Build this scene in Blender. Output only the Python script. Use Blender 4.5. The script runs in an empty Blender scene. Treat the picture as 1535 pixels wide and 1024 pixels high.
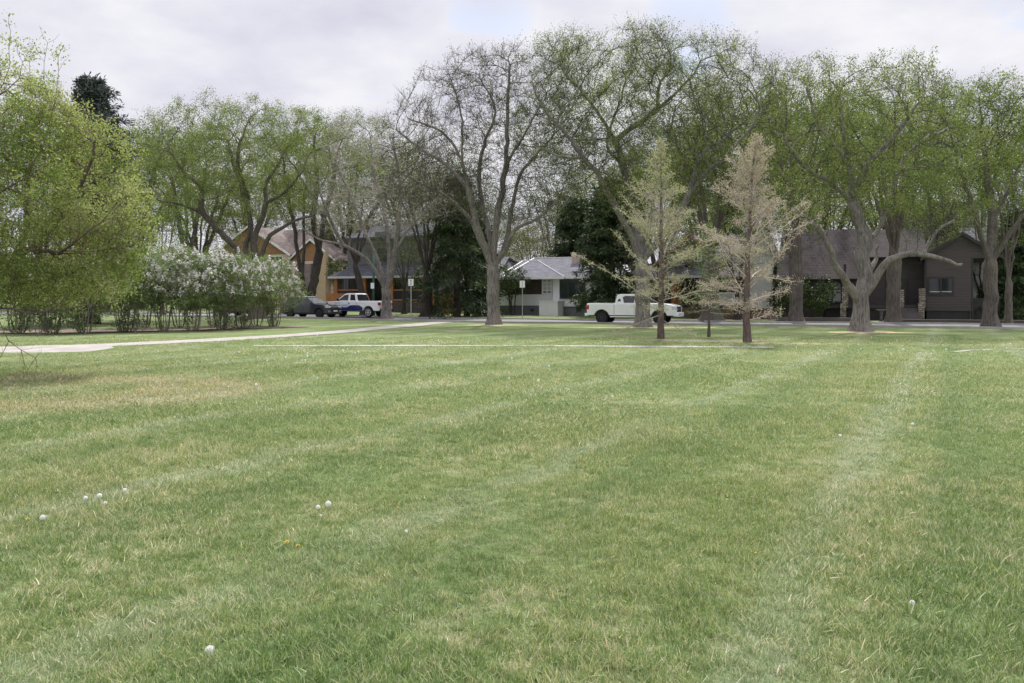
import bpy, bmesh, math, random
import numpy as np
from mathutils import Vector, Matrix

# ------------------------------------------------------------------ basics
F, CX, HY, CAMH = 1194.0, 767.5, 450.0, 1.6        # focal length in photo pixels, centre column, horizon row, eye height
A = math.radians(22.8)
UX, UY = math.cos(A), -math.sin(A)                 # along the street, to the right
MX, MY = math.sin(A), math.cos(A)                  # across the street, away from the park
scene = bpy.context.scene
COL = scene.collection

def sst(a, b, x):
    t = np.clip((np.asarray(x, float) - a) / (b - a), 0, 1)
    return t * t * (3 - 2 * t)

def g(X, Y):
    """terrain height"""
    X = np.asarray(X, float); Y = np.asarray(Y, float)
    q = X * MX + Y * MY
    left = 1 - sst(-20, 25, X)
    z = sst(52, 66, q) * (0.10 + 0.22 * left) + 0.2 * (1 - sst(-20, -4, X)) * sst(38, 60, Y)
    bump = 0.11 * np.exp(-((Y - 26.1) / 0.55) ** 2)
    z = z + bump * (sst(-17, -15, X) * (1 - sst(-10, -8, X)) + sst(9.3, 10.3, X) * (1 - sst(14.2, 15.2, X)))
    z = z + 0.018 * np.sin(X * 0.7 + 1.3) * np.sin(Y * 0.55) * sst(2, 8, Y)
    z = z + sst(130, 420, np.hypot(X, Y)) * 3.0
    return z

def gz(x, y): return float(g(x, y))
def P(px, py, D):
    return Vector(((px - CX) / F * D, D, CAMH - (py - HY) / F * D))
def gp(px, py):
    D = 30.0
    for _ in range(40):
        D = (CAMH - gz((px - CX) / F * D, D)) * F / (py - HY)
    X = (px - CX) / F * D
    return Vector((X, D, gz(X, D)))
def gd(px, D):
    X = (px - CX) / F * D
    return Vector((X, D, gz(X, D)))
def fac(px, py, q):
    a = (px - CX) / F
    Y = q / (a * MX + MY)
    return a * Y * UX + Y * UY, CAMH - (py - HY) / F * Y
def sq(s, q): return s * UX + q * MX, s * UY + q * MY
def px_sq(px, q): return fac(px, 450, q)[0]

# ------------------------------------------------------------------ objects
def link(o, parent=None):
    COL.objects.link(o)
    if parent is not None: o.parent = parent
    return o
def tag(o, label=None, cat=None, group=None, kind=None):
    if label: o['label'] = label
    if cat: o['category'] = cat
    if group: o['group'] = group
    if kind: o['kind'] = kind
    return o
def thing(name, label, cat, loc=(0, 0, 0), rz=0.0, group=None):
    o = bpy.data.objects.new(name, None); o.empty_display_size = 0.3
    link(o); o.location = loc; o.rotation_euler = (0, 0, rz)
    return tag(o, label, cat, group)
def copy_tree(o, parent=None):
    c = o.copy(); COL.objects.link(c); c.parent = parent
    for ch in [k for k in bpy.data.objects if k.parent == o]: copy_tree(ch, c)
    return c

class MB:
    """collects geometry for one mesh object"""
    def __init__(s): s.v = []; s.f = []
    def add(s, vs, fs):
        n = len(s.v); s.v += [tuple(v) for v in vs]; s.f += [tuple(i + n for i in f) for f in fs]; return s
    def box(s, x0, y0, z0, x1, y1, z1):
        return s.add([(x0,y0,z0),(x1,y0,z0),(x1,y1,z0),(x0,y1,z0),(x0,y0,z1),(x1,y0,z1),(x1,y1,z1),(x0,y1,z1)],
                     [(0,3,2,1),(4,5,6,7),(0,1,5,4),(1,2,6,5),(2,3,7,6),(3,0,4,7)])
    def prism(s, pts, d, off):
        """polygon pts (3D), extruded by vector d"""
        n = len(pts); a = [Vector(p) + Vector(off) for p in pts]; b = [p + Vector(d) for p in a]
        return s.add(a + b, [tuple(range(n))[::-1], tuple(range(n, 2*n))] + [(i, (i+1) % n, n + (i+1) % n, n + i) for i in range(n)])
    def tube(s, p0, p1, r0, r1=None, k=8, cap=True):
        r1 = r0 if r1 is None else r1
        p0, p1 = Vector(p0), Vector(p1); d = (p1 - p0).normalized()
        a = d.orthogonal().normalized(); b = d.cross(a)
        vs = []
        for p, r in ((p0, r0), (p1, r1)):
            for i in range(k):
                t = 2 * math.pi * i / k; vs.append(p + a * (r * math.cos(t)) + b * (r * math.sin(t)))
        fs = [(i, (i+1) % k, k + (i+1) % k, k + i) for i in range(k)]
        if cap: fs += [tuple(range(k))[::-1], tuple(range(k, 2*k))]
        return s.add(vs, fs)
    def slab(s, quad, t):
        """quad of 4 points thickened by t along its normal (downwards)"""
        q = [Vector(p) for p in quad]; n = (q[1] - q[0]).cross(q[2] - q[0]).normalized()
        if n.z < 0: n = -n
        return s.prism(quad, -n * t, (0, 0, 0))
    def build(s, name, mat, parent=None, smooth=False, bevel=0.0):
        me = bpy.data.meshes.new(name); me.from_pydata(s.v, [], s.f)
        bm = bmesh.new(); bm.from_mesh(me); bmesh.ops.recalc_face_normals(bm, faces=bm.faces); bm.to_mesh(me); bm.free()
        if smooth: me.polygons.foreach_set('use_smooth', [True] * len(me.polygons))
        o = bpy.data.objects.new(name, me); me.materials.append(mat); link(o, parent)
        if bevel:
            m = o.modifiers.new('bevel', 'BEVEL'); m.width = bevel; m.segments = 2; m.limit_method = 'ANGLE'; m.angle_limit = math.radians(38)
        return o

def np_mesh(name, V, Fq, mat, parent=None, smooth=False, tint=None):
    """mesh object from numpy arrays, faces of equal size"""
    me = bpy.data.meshes.new(name); V = np.asarray(V, np.float32); Fq = np.asarray(Fq, np.int32)
    n, k = Fq.shape
    me.vertices.add(len(V)); me.vertices.foreach_set('co', V.ravel())
    me.loops.add(n * k); me.loops.foreach_set('vertex_index', Fq.ravel())
    me.polygons.add(n); me.polygons.foreach_set('loop_start', np.arange(n, dtype=np.int32) * k)
    me.polygons.foreach_set('loop_total', np.full(n, k, np.int32))
    if smooth: me.polygons.foreach_set('use_smooth', np.ones(n, bool))
    if tint is not None:
        at = me.attributes.new('tint', 'FLOAT', 'FACE'); at.data.foreach_set('value', np.asarray(tint, np.float32))
    me.update(calc_edges=True); me.validate()
    me.materials.append(mat)
    o = bpy.data.objects.new(name, me)
    return link(o, parent)

# ------------------------------------------------------------------ materials
def new_mat(name):
    m = bpy.data.materials.new(name); m.use_nodes = True
    t = m.node_tree; b = t.nodes['Principled BSDF']
    return m, t, b
def N(t, typ, **kw):
    n = t.nodes.new(typ)
    for k, v in kw.items():
        if k.startswith('i_'):
            key = k[2:]; key = int(key) if key.isdigit() else key.replace('_', ' ')
            n.inputs[key].default_value = v
        else: setattr(n, k, v)
    return n
def L(t, a, b): t.links.new(a, b)
def ramp(t, stops, fac=None, interp='LINEAR'):
    r = t.nodes.new('ShaderNodeValToRGB'); e = r.color_ramp.elements; r.color_ramp.interpolation = interp
    while len(e) < len(stops): e.new(0.5)
    for el, (p, c) in zip(e, stops):
        el.position = p; el.color = tuple(c) + (1,) if len(c) == 3 else c
    if fac is not None: L(t, fac, r.inputs[0])
    return r
def mth(t, op, a, b=None, clamp=False):
    n = t.nodes.new('ShaderNodeMath'); n.operation = op; n.use_clamp = clamp
    for i, x in enumerate((a, b)):
        if x is None: continue
        if isinstance(x, (int, float)): n.inputs[i].default_value = x
        else: L(t, x, n.inputs[i])
    return n.outputs[0]
def mixc(t, fac, a, b, mode='MIX'):
    n = t.nodes.new('ShaderNodeMix'); n.data_type = 'RGBA'; n.blend_type = mode
    for s, x in ((n.inputs[0], fac), (n.inputs[6], a), (n.inputs[7], b)):
        if isinstance(x, (int, float)): s.default_value = x
        elif isinstance(x, (tuple, list)): s.default_value = tuple(x) + (1,)
        else: L(t, x, s)
    return n.outputs[2]
def noise(t, vec, scale, detail=4, rough=0.55):
    n = N(t, 'ShaderNodeTexNoise'); n.inputs['Scale'].default_value = scale; n.inputs['Detail'].default_value = detail
    n.inputs['Roughness'].default_value = rough
    if vec is not None: L(t, vec, n.inputs['Vector'])
    return n.outputs['Fac']
def objco(t): return N(t, 'ShaderNodeTexCoord').outputs['Object']
def mapv(t, vec, sc):
    n = N(t, 'ShaderNodeMapping'); n.inputs['Scale'].default_value = sc; L(t, vec, n.inputs['Vector']); return n.outputs[0]
def bump(t, b, h, strength=0.3, dist=0.02):
    n = N(t, 'ShaderNodeBump'); n.inputs['Strength'].default_value = strength; n.inputs['Distance'].default_value = dist
    L(t, h, n.inputs['Height']); L(t, n.outputs[0], b.inputs['Normal'])

def simple(name, col, rough=0.6, var=0.2, scale=3.0, metal=0.0, bmp=0.0, coat=0.0):
    m, t, b = new_mat(name); co = objco(t)
    nf = noise(t, co, scale, 6)
    c = [tuple(max(0, x * (1 + s * var)) for x in col) for s in (-1, 1)]
    r = ramp(t, [(0.3, c[0]), (0.7, c[1])], nf); L(t, r.outputs[0], b.inputs['Base Color'])
    b.inputs['Roughness'].default_value = rough; b.inputs['Metallic'].default_value = metal
    b.inputs['Coat Weight'].default_value = coat
    if bmp: bump(t, b, noise(t, co, scale * 8, 5), bmp)
    return m
def leafmat(name, cols, trans=0.35, tm=(1.15, 1.15, 0.68)):
    m, t, b = new_mat(name)
    at = N(t, 'ShaderNodeAttribute', attribute_name='tint')
    n = len(cols); r = ramp(t, [(i / (n - 1), c) for i, c in enumerate(cols)], at.outputs['Fac'])
    L(t, r.outputs[0], b.inputs['Base Color']); b.inputs['Roughness'].default_value = 0.55; b.inputs['Specular IOR Level'].default_value = 0.3
    if trans:
        tr = N(t, 'ShaderNodeBsdfTranslucent'); L(t, mixc(t, 1.0, r.outputs[0], tm, 'MULTIPLY'), tr.inputs['Color'])
        mx = N(t, 'ShaderNodeMixShader'); mx.inputs[0].default_value = trans
        L(t, b.outputs[0], mx.inputs[1]); L(t, tr.outputs[0], mx.inputs[2])
        L(t, mx.outputs[0], t.nodes['Material Output'].inputs['Surface'])
    return m
def barkmat(name, c0, c1, sc=1.0):
    m, t, b = new_mat(name); co = objco(t)
    v = mapv(t, co, (9 * sc, 9 * sc, 1.6 * sc)); n1 = noise(t, v, 1.6, 8, 0.65); n2 = noise(t, co, 0.9, 4)
    r = ramp(t, [(0.36, c0), (0.62, c1)], mth(t, 'ADD', mth(t, 'MULTIPLY', n1, 0.7), mth(t, 'MULTIPLY', n2, 0.3)))
    L(t, r.outputs[0], b.inputs['Base Color']); b.inputs['Roughness'].default_value = 0.9; b.inputs['Specular IOR Level'].default_value = 0.2
    bump(t, b, n1, 0.9, 0.05)
    return m
def siding(name, col, pitch=0.18, var=0.15):
    m, t, b = new_mat(name); co = objco(t); s = N(t, 'ShaderNodeSeparateXYZ'); L(t, co, s.inputs[0])
    fr = mth(t, 'FRACT', mth(t, 'DIVIDE', s.outputs[2], pitch))
    nf = noise(t, mapv(t, co, (0.7, 0.7, 6)), 2.0, 5)
    r = ramp(t, [(0.3, tuple(x * (1 - var) for x in col)), (0.7, tuple(x * (1 + var) for x in col))], nf)
    gap = mth(t, 'LESS_THAN', fr, 0.1)  # recess line at each lap, its shadow put into the colour
    L(t, mixc(t, gap, r.outputs[0], tuple(x * 0.45 for x in col)), b.inputs['Base Color']); b.inputs['Roughness'].default_value = 0.6
    bump(t, b, fr, 0.6, 0.03)
    return m
def vboards(name, col, pitch=0.14, var=0.25):
    m, t, b = new_mat(name); co = objco(t); s = N(t, 'ShaderNodeSeparateXYZ'); L(t, co, s.inputs[0])
    x = mth(t, 'DIVIDE', mth(t, 'ADD', s.outputs[0], s.outputs[1]), pitch)
    fr = mth(t, 'FRACT', x); wn = N(t, 'ShaderNodeTexWhiteNoise', noise_dimensions='1D'); L(t, mth(t, 'FLOOR', x), wn.inputs['W'])
    f = mth(t, 'ADD', mth(t, 'MULTIPLY', wn.outputs[0], 0.5), mth(t, 'MULTIPLY', noise(t, mapv(t, co, (5, 5, 0.6)), 3, 5), 0.5))
    r = ramp(t, [(0.2, tuple(c * (1 - var) for c in col)), (0.8, tuple(c * (1 + var) for c in col))], f)
    L(t, mixc(t, mth(t, 'LESS_THAN', fr, 0.08), r.outputs[0], tuple(c * 0.35 for c in col)), b.inputs['Base Color'])
    b.inputs['Roughness'].default_value = 0.7
    return m
def bricks(name, c1, c2, mortar, w=0.24, h=0.08, msize=0.012, rough=0.85, zmul=1.0, off=0.5):
    m, t, b = new_mat(name); s = N(t, 'ShaderNodeSeparateXYZ'); co = objco(t); L(t, co, s.inputs[0])
    cb = N(t, 'ShaderNodeCombineXYZ'); L(t, mth(t, 'ADD', s.outputs[0], mth(t, 'MULTIPLY', s.outputs[1], 0.83)), cb.inputs[0]); L(t, mth(t, 'MULTIPLY', s.outputs[2], zmul), cb.inputs[1])
    br = N(t, 'ShaderNodeTexBrick', offset=off); L(t, cb.outputs[0], br.inputs['Vector'])
    br.inputs['Color1'].default_value = c1 + (1,); br.inputs['Color2'].default_value = c2 + (1,); br.inputs['Mortar'].default_value = mortar + (1,)
    br.inputs['Scale'].default_value = 1; br.inputs['Brick Width'].default_value = w; br.inputs['Row Height'].default_value = h; br.inputs['Mortar Size'].default_value = msize
    nf = noise(t, co, 1.7, 5)
    L(t, mixc(t, 0.55, br.outputs[0], ramp(t, [(0.3, (0.6, 0.6, 0.6)), (0.7, (1.2, 1.2, 1.2))], nf).outputs[0], 'MULTIPLY'), b.inputs['Base Color'])
    b.inputs['Roughness'].default_value = rough; b.inputs['Specular IOR Level'].default_value = 0.2
    bump(t, b, mth(t, 'SUBTRACT', 1.0, br.outputs['Fac']), 0.5, 0.02)
    return m
def glassmat(name, col=(0.015, 0.018, 0.02), rough=0.06):
    m, t, b = new_mat(name)
    nf = noise(t, objco(t), 0.8, 3); L(t, ramp(t, [(0.3, tuple(c * 0.6 for c in col)), (0.7, tuple(c * 1.6 for c in col))], nf).outputs[0], b.inputs['Base Color'])
    b.inputs['Roughness'].default_value = rough; b.inputs['Specular IOR Level'].default_value = 0.6
    return m
def paint(name, col, rough=0.3, metal=0.0):
    m = simple(name, col, rough, 0.06, 1.5, metal, 0, 0.6); return m

def lawn_colour(t):
    """the colour of the turf at a world position: greens, straw, mowing lanes, dry arcs"""
    pos = N(t, 'ShaderNodeNewGeometry').outputs['Position']
    s = N(t, 'ShaderNodeSeparateXYZ'); L(t, pos, s.inputs[0]); X, Y = s.outputs[0], s.outputs[1]
    flat = N(t, 'ShaderNodeCombineXYZ'); L(t, X, flat.inputs[0]); L(t, Y, flat.inputs[1]); fv = flat.outputs[0]
    n_big = noise(t, fv, 0.16, 4, 0.6); n_mid = noise(t, fv, 0.9, 5, 0.6); n_sm = noise(t, fv, 5.0, 4, 0.7); n_xs = noise(t, fv, 22.0, 3, 0.7)
    base = ramp(t, [(0.30, LG[0]), (0.5, LG[1]), (0.72, LG[2])], mth(t, 'ADD', mth(t, 'MULTIPLY', n_mid, 0.55), mth(t, 'MULTIPLY', n_sm, 0.45))).outputs[0]
    base = mixc(t, ramp(t, [(0.36, (0, 0, 0)), (0.66, (0.6, 0.6, 0.6))], n_big).outputs[0], base, LG[3])
    # straw flecks
    straw = ramp(t, [(0.50, (0, 0, 0)), (0.72, (0.75, 0.75, 0.75))], mth(t, 'ADD', mth(t, 'MULTIPLY', n_sm, 0.5), mth(t, 'MULTIPLY', noise(t, fv, 0.45, 5, 0.65), 0.5))).outputs[0]
    base = mixc(t, straw, base, LG[4])
    base = mixc(t, mth(t, 'MULTIPLY', ramp(t, [(0.48, (0, 0, 0)), (0.62, (1, 1, 1))], n_xs).outputs[0], 0.28), base, LG[4])
    # mowing lanes run away to the right
    lane = mth(t, 'SUBTRACT', mth(t, 'MULTIPLY', X, 0.876), mth(t, 'MULTIPLY', Y, 0.482))
    lane = mth(t, 'ADD', lane, mth(t, 'MULTIPLY', mth(t, 'SUBTRACT', noise(t, fv, 0.7, 5, 0.65), 0.5), 1.3))
    ph = mth(t, 'FRACT', mth(t, 'DIVIDE', mth(t, 'ADD', lane, 40.2), 2.62))
    pale = ramp(t, [(0.0, (0.8, 0.8, 0.8)), (0.06, (1, 1, 1)), (0.17, (0.1, 0.1, 0.1)), (0.55, (0, 0, 0)), (0.93, (0, 0, 0)), (1.0, (0.7, 0.7, 0.7))], ph).outputs[0]
    pale = mth(t, 'MULTIPLY', pale, mth(t, 'MULTIPLY', ramp(t, [(0.36, (0.1, 0.1, 0.1)), (0.62, (1, 1, 1))], noise(t, fv, 0.33, 4)).outputs[0], 0.5))
    base = mixc(t, pale, base, LG[5])
    deep = ramp(t, [(0.24, (0, 0, 0)), (0.34, (1, 1, 1)), (0.5, (0.3, 0.3, 0.3)), (0.7, (0, 0, 0))], ph).outputs[0]
    deep = mth(t, 'MULTIPLY', deep, mth(t, 'MULTIPLY', n_mid, 0.75))
    base = mixc(t, deep, base, LG[6])
    # dry arcs beside the left tree
    wob = mth(t, 'MULTIPLY', mth(t, 'SUBTRACT', n_mid, 0.5), 1.6)
    dx = mth(t, 'DIVIDE', mth(t, 'ADD', X, 8.6), 3.9); dy = mth(t, 'DIVIDE', mth(t, 'SUBTRACT', Y, 13.9), 2.6)
    rr = mth(t, 'ADD', mth(t, 'SQRT', mth(t, 'ADD', mth(t, 'MULTIPLY', dx, dx), mth(t, 'MULTIPLY', dy, dy))), mth(t, 'MULTIPLY', wob, 0.25))
    ring = ramp(t, [(0.0, (0.15, 0.15, 0.15)), (0.38, (0.25, 0.25, 0.25)), (0.47, (0.85, 0.85, 0.85)), (0.58, (0.35, 0.35, 0.35)), (0.68, (0.75, 0.75, 0.75)), (0.85, (0.25, 0.25, 0.25)), (1.0, (0, 0, 0))], mth(t, 'MULTIPLY', rr, 0.75)).outputs[0]
    ring = mth(t, 'MULTIPLY', ring, mth(t, 'ADD', mth(t, 'MULTIPLY', n_sm, 1.2), 0.05), True)
    base = mixc(t, ring, base, LG[7])
    return base, fv, n_sm
LG = [(0.082, 0.152, 0.042), (0.145, 0.212, 0.074), (0.21, 0.258, 0.116), (0.18, 0.215, 0.084), (0.44, 0.405, 0.28), (0.30, 0.345, 0.25), (0.078, 0.150, 0.046), (0.35, 0.30, 0.205)]
EXPO = 0.25; DENOISE = True
# ------------------------------------------------------------------ vegetation machinery
LEAFK = 0.56
def nrm(v): return v / np.maximum(np.linalg.norm(v, axis=-1, keepdims=True), 1e-9)

def resample(pts, step):
    """Catmull-Rom through pts, resampled at about step"""
    p = [np.array(x, float) for x in pts]
    if len(p) == 2: dense = [p[0] + (p[1] - p[0]) * t for t in np.linspace(0, 1, 24)]
    else:
        q = [2 * p[0] - p[1]] + p + [2 * p[-1] - p[-2]]; dense = []
        for i in range(1, len(q) - 2):
            for t in np.linspace(0, 1, 14, endpoint=False):
                a, b, c, d = q[i-1], q[i], q[i+1], q[i+2]
                dense.append(0.5 * ((2*b) + (c-a)*t + (2*a-5*b+4*c-d)*t*t + (3*b-a-3*c+d)*t**3))
        dense.append(p[-1])
    out = [dense[0]]; acc = 0
    for a, b in zip(dense, dense[1:]):
        acc += np.linalg.norm(b - a)
        if acc >= step: out.append(b); acc = 0
    if acc > step * 0.4: out.append(dense[-1])
    return out

def clump(att, rng, keep=0.62, wl=3.4):
    """thin the crown volume into clumps with gaps between them"""
    f = np.zeros(len(att))
    for _ in range(7):
        k = nrm(rng.normal(0, 1, 3)) * 2 * math.pi / (wl * rng.uniform(0.6, 1.6)); f += np.sin(att @ k + rng.uniform(0, 6.28))
    return att[f > np.quantile(f, 1 - keep)]

class Skel:
    def __init__(s): s.pos = []; s.par = []; s.rmin = []
    def limb(s, pts, step=0.35, wig=0.0, rng=None, r0=0.0, r1=0.0):
        pts = [np.array(p, float) for p in pts]
        if s.pos:
            P_ = np.array(s.pos); j = int(np.argmin(((P_ - pts[0]) ** 2).sum(1))); pts[0] = P_[j].copy(); r0 = min(r0, 0.8 * s.rmin[j])
        else: j = -1
        rs = resample(pts, step)
        if j < 0: s.pos.append(rs[0]); s.par.append(-1); s.rmin.append(r0); j = 0
        for k, q in enumerate(rs[1:]):
            if wig and rng is not None: q = q + rng.normal(0, wig, 3) * min(1, k / 3)
            s.pos.append(q); s.par.append(j); s.rmin.append(r0 + (r1 - r0) * (k + 1) / max(1, len(rs) - 1)); j = len(s.pos) - 1

def grow(sk, att, step, infl, kill, iters, rng, up=0.1, jit=0.25, inertia=0.35):
    pos = np.array(sk.pos); par = list(sk.par); nch = [0] * len(par)
    for p in par:
        if p >= 0: nch[p] += 1
    near = np.zeros(len(att), int); nd = np.full(len(att), 1e9)
    def upd(new_ids):
        nonlocal near, nd
        for c in range(0, len(new_ids), 400):
            ids = new_ids[c:c+400]
            d = ((att[:, None, :] - pos[ids][None, :, :]) ** 2).sum(2) if len(att) else np.zeros((0, len(ids)))
            if not len(att): return
            k = d.argmin(1); dd = d[np.arange(len(att)), k]; m = dd < nd
            nd = np.where(m, dd, nd); near = np.where(m, ids[k], near)
    upd(np.arange(len(pos)))
    for it in range(iters):
        keep = nd > kill * kill
        att, near, nd = att[keep], near[keep], nd[keep]
        if not len(att): break
        act = nd < infl * infl
        if not act.any(): break
        acc = np.zeros_like(pos); np.add.at(acc, near[act], nrm(att[act] - pos[near[act]]))
        ids = np.unique(near[act]); ids = np.array([i for i in ids if nch[i] < 3])
        if not len(ids): break
        pa = np.array(par)[ids]; pdir = np.where(pa[:, None] >= 0, nrm(pos[ids] - pos[np.maximum(pa, 0)]), 0)
        d = nrm(acc[ids]) + pdir * inertia + rng.normal(0, jit, (len(ids), 3)); d[:, 2] += up
        new = pos[ids] + nrm(d) * step
        st = len(pos); pos = np.vstack([pos, new])
        for i in ids: par.append(int(i)); nch[i] += 1; nch.append(0)
        upd(np.arange(st, len(pos)))
    return pos, np.array(par)

def tips_count(par):
    n = len(par); c = np.zeros(n); hasch = np.zeros(n, bool)
    hasch[par[par >= 0]] = True; c[~hasch] = 1
    for i in range(n - 1, 0, -1):
        if par[i] >= 0: c[par[i]] += c[i]
    return c

def frusta(P0, P1, r0, r1, k=3):
    d = nrm(P1 - P0); ref = np.where(np.abs(d[:, 2:3]) < 0.9, np.array([[0, 0, 1.0]]), np.array([[1.0, 0, 0]]))
    a = nrm(np.cross(d, ref)); b = np.cross(d, a); n = len(P0)
    V = np.zeros((n, 2, k, 3))
    for i in range(k):
        t = 2 * math.pi * i / k; o = a * math.cos(t) + b * math.sin(t)
        V[:, 0, i] = P0 + o * r0[:, None]; V[:, 1, i] = P1 + o * r1[:, None]
    base = np.arange(n)[:, None] * 2 * k; Fq = np.zeros((n, k, 4), int)
    for i in range(k):
        j = (i + 1) % k; Fq[:, i] = base + np.array([[i, j, k + j, k + i]])
    return V.reshape(-1, 3), Fq.reshape(-1, 4)

def chains(pos, par, rad, thr, flare=0.9, seed=0):
    """connected tapering tubes for all wood thicker than thr; returns V, F"""
    ch = {}
    for i, p in enumerate(par):
        if p >= 0 and rad[i] > thr: ch.setdefault(int(p), []).append(i)
    V = []; Fq = []; rng = np.random.default_rng(seed); ph = rng.uniform(0, 6, 4)
    stack = [(None, 0)]
    while stack:
        start, node = stack.pop()
        pts = []; rs = []
        if start is not None: pts.append(pos[start]); rs.append(min(rad[start], rad[node] * 1.25))
        cur = node
        while True:
            pts.append(pos[cur]); rs.append(rad[cur])
            cs = sorted(ch.get(cur, []), key=lambda c: -rad[c])
            if not cs: break
            for c in cs[1:]: stack.append((cur, c))
            cur = cs[0]
        if len(pts) < 2: continue
        R = max(rs); k = 14 if R > 0.16 else (8 if R > 0.07 else 5)
        d0 = nrm(np.array(pts[1]) - np.array(pts[0])); a = nrm(np.cross(d0, [0.31, 0.95, 0.05])); st = len(V)
        for i, (p, r) in enumerate(zip(pts, rs)):
            d = nrm(np.array(pts[min(i + 1, len(pts) - 1)]) - np.array(pts[max(i - 1, 0)]))
            a = nrm(a - d * np.dot(a, d)); b = np.cross(d, a)
            for j in range(k):
                t = 2 * math.pi * j / k; rr = r
                if start is None:
                    fl = math.exp(-max(p[2], 0) / 0.38) * flare
                    rr = r * (1 + fl * (0.55 + 0.45 * math.sin(5 * t + ph[0])) + 0.07 * math.sin(3 * t + ph[1] + p[2] * 0.7) + 0.05 * math.sin(7 * t + ph[2] + p[2] * 1.9))
                V.append(np.array(p) + (a * math.cos(t) + b * math.sin(t)) * rr)
        for i in range(len(pts) - 1):
            for j in range(k):
                o = st + i * k; Fq.append((o + j, o + (j + 1) % k, o + k + (j + 1) % k, o + k + j))
    return np.array(V), np.array(Fq)

def leaf_cards(pts, dirs, per, size, rng, aspect=0.5, spread=0.12, follow=0.4, ptint=None, tvar=0.25, flat=0.0):
    n = len(pts) * per
    p = np.repeat(pts, per, 0) + rng.normal(0, spread, (n, 3)); d = np.repeat(dirs, per, 0)
    a = nrm(d * follow + rng.normal(0, 1, (n, 3)) * (1 - follow * 0.6)); r = rng.normal(0, 1, (n, 3)); r[:, 2] += 0
    b = nrm(np.cross(a, r))
    if flat: 
        b2 = nrm(np.cross(a, np.array([0, 0, 1.0])) + 1e-4); b = nrm(b * (1 - flat) + b2 * flat)
    s = (size * rng.uniform(0.6, 1.35, n))[:, None]; w = s * aspect * 0.5
    V = np.stack([p, p + a * s * 0.45 + b * w, p + a * s, p + a * s * 0.55 - b * w], 1).reshape(-1, 3)
    Fq = np.arange(n * 4).reshape(-1, 4)
    t = (np.repeat(ptint, per) if ptint is not None else 0.5) + rng.normal(0, tvar, n)
    return V, Fq, np.clip(t, 0, 1)

def ell_points(rng, n, c, r, shell=0.0):
    v = nrm(rng.normal(0, 1, (n, 3))); u = rng.uniform(shell ** 3, 1, (n, 1)) ** (1 / 3)
    return np.array(c) + v * u * np.array(r)

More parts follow.
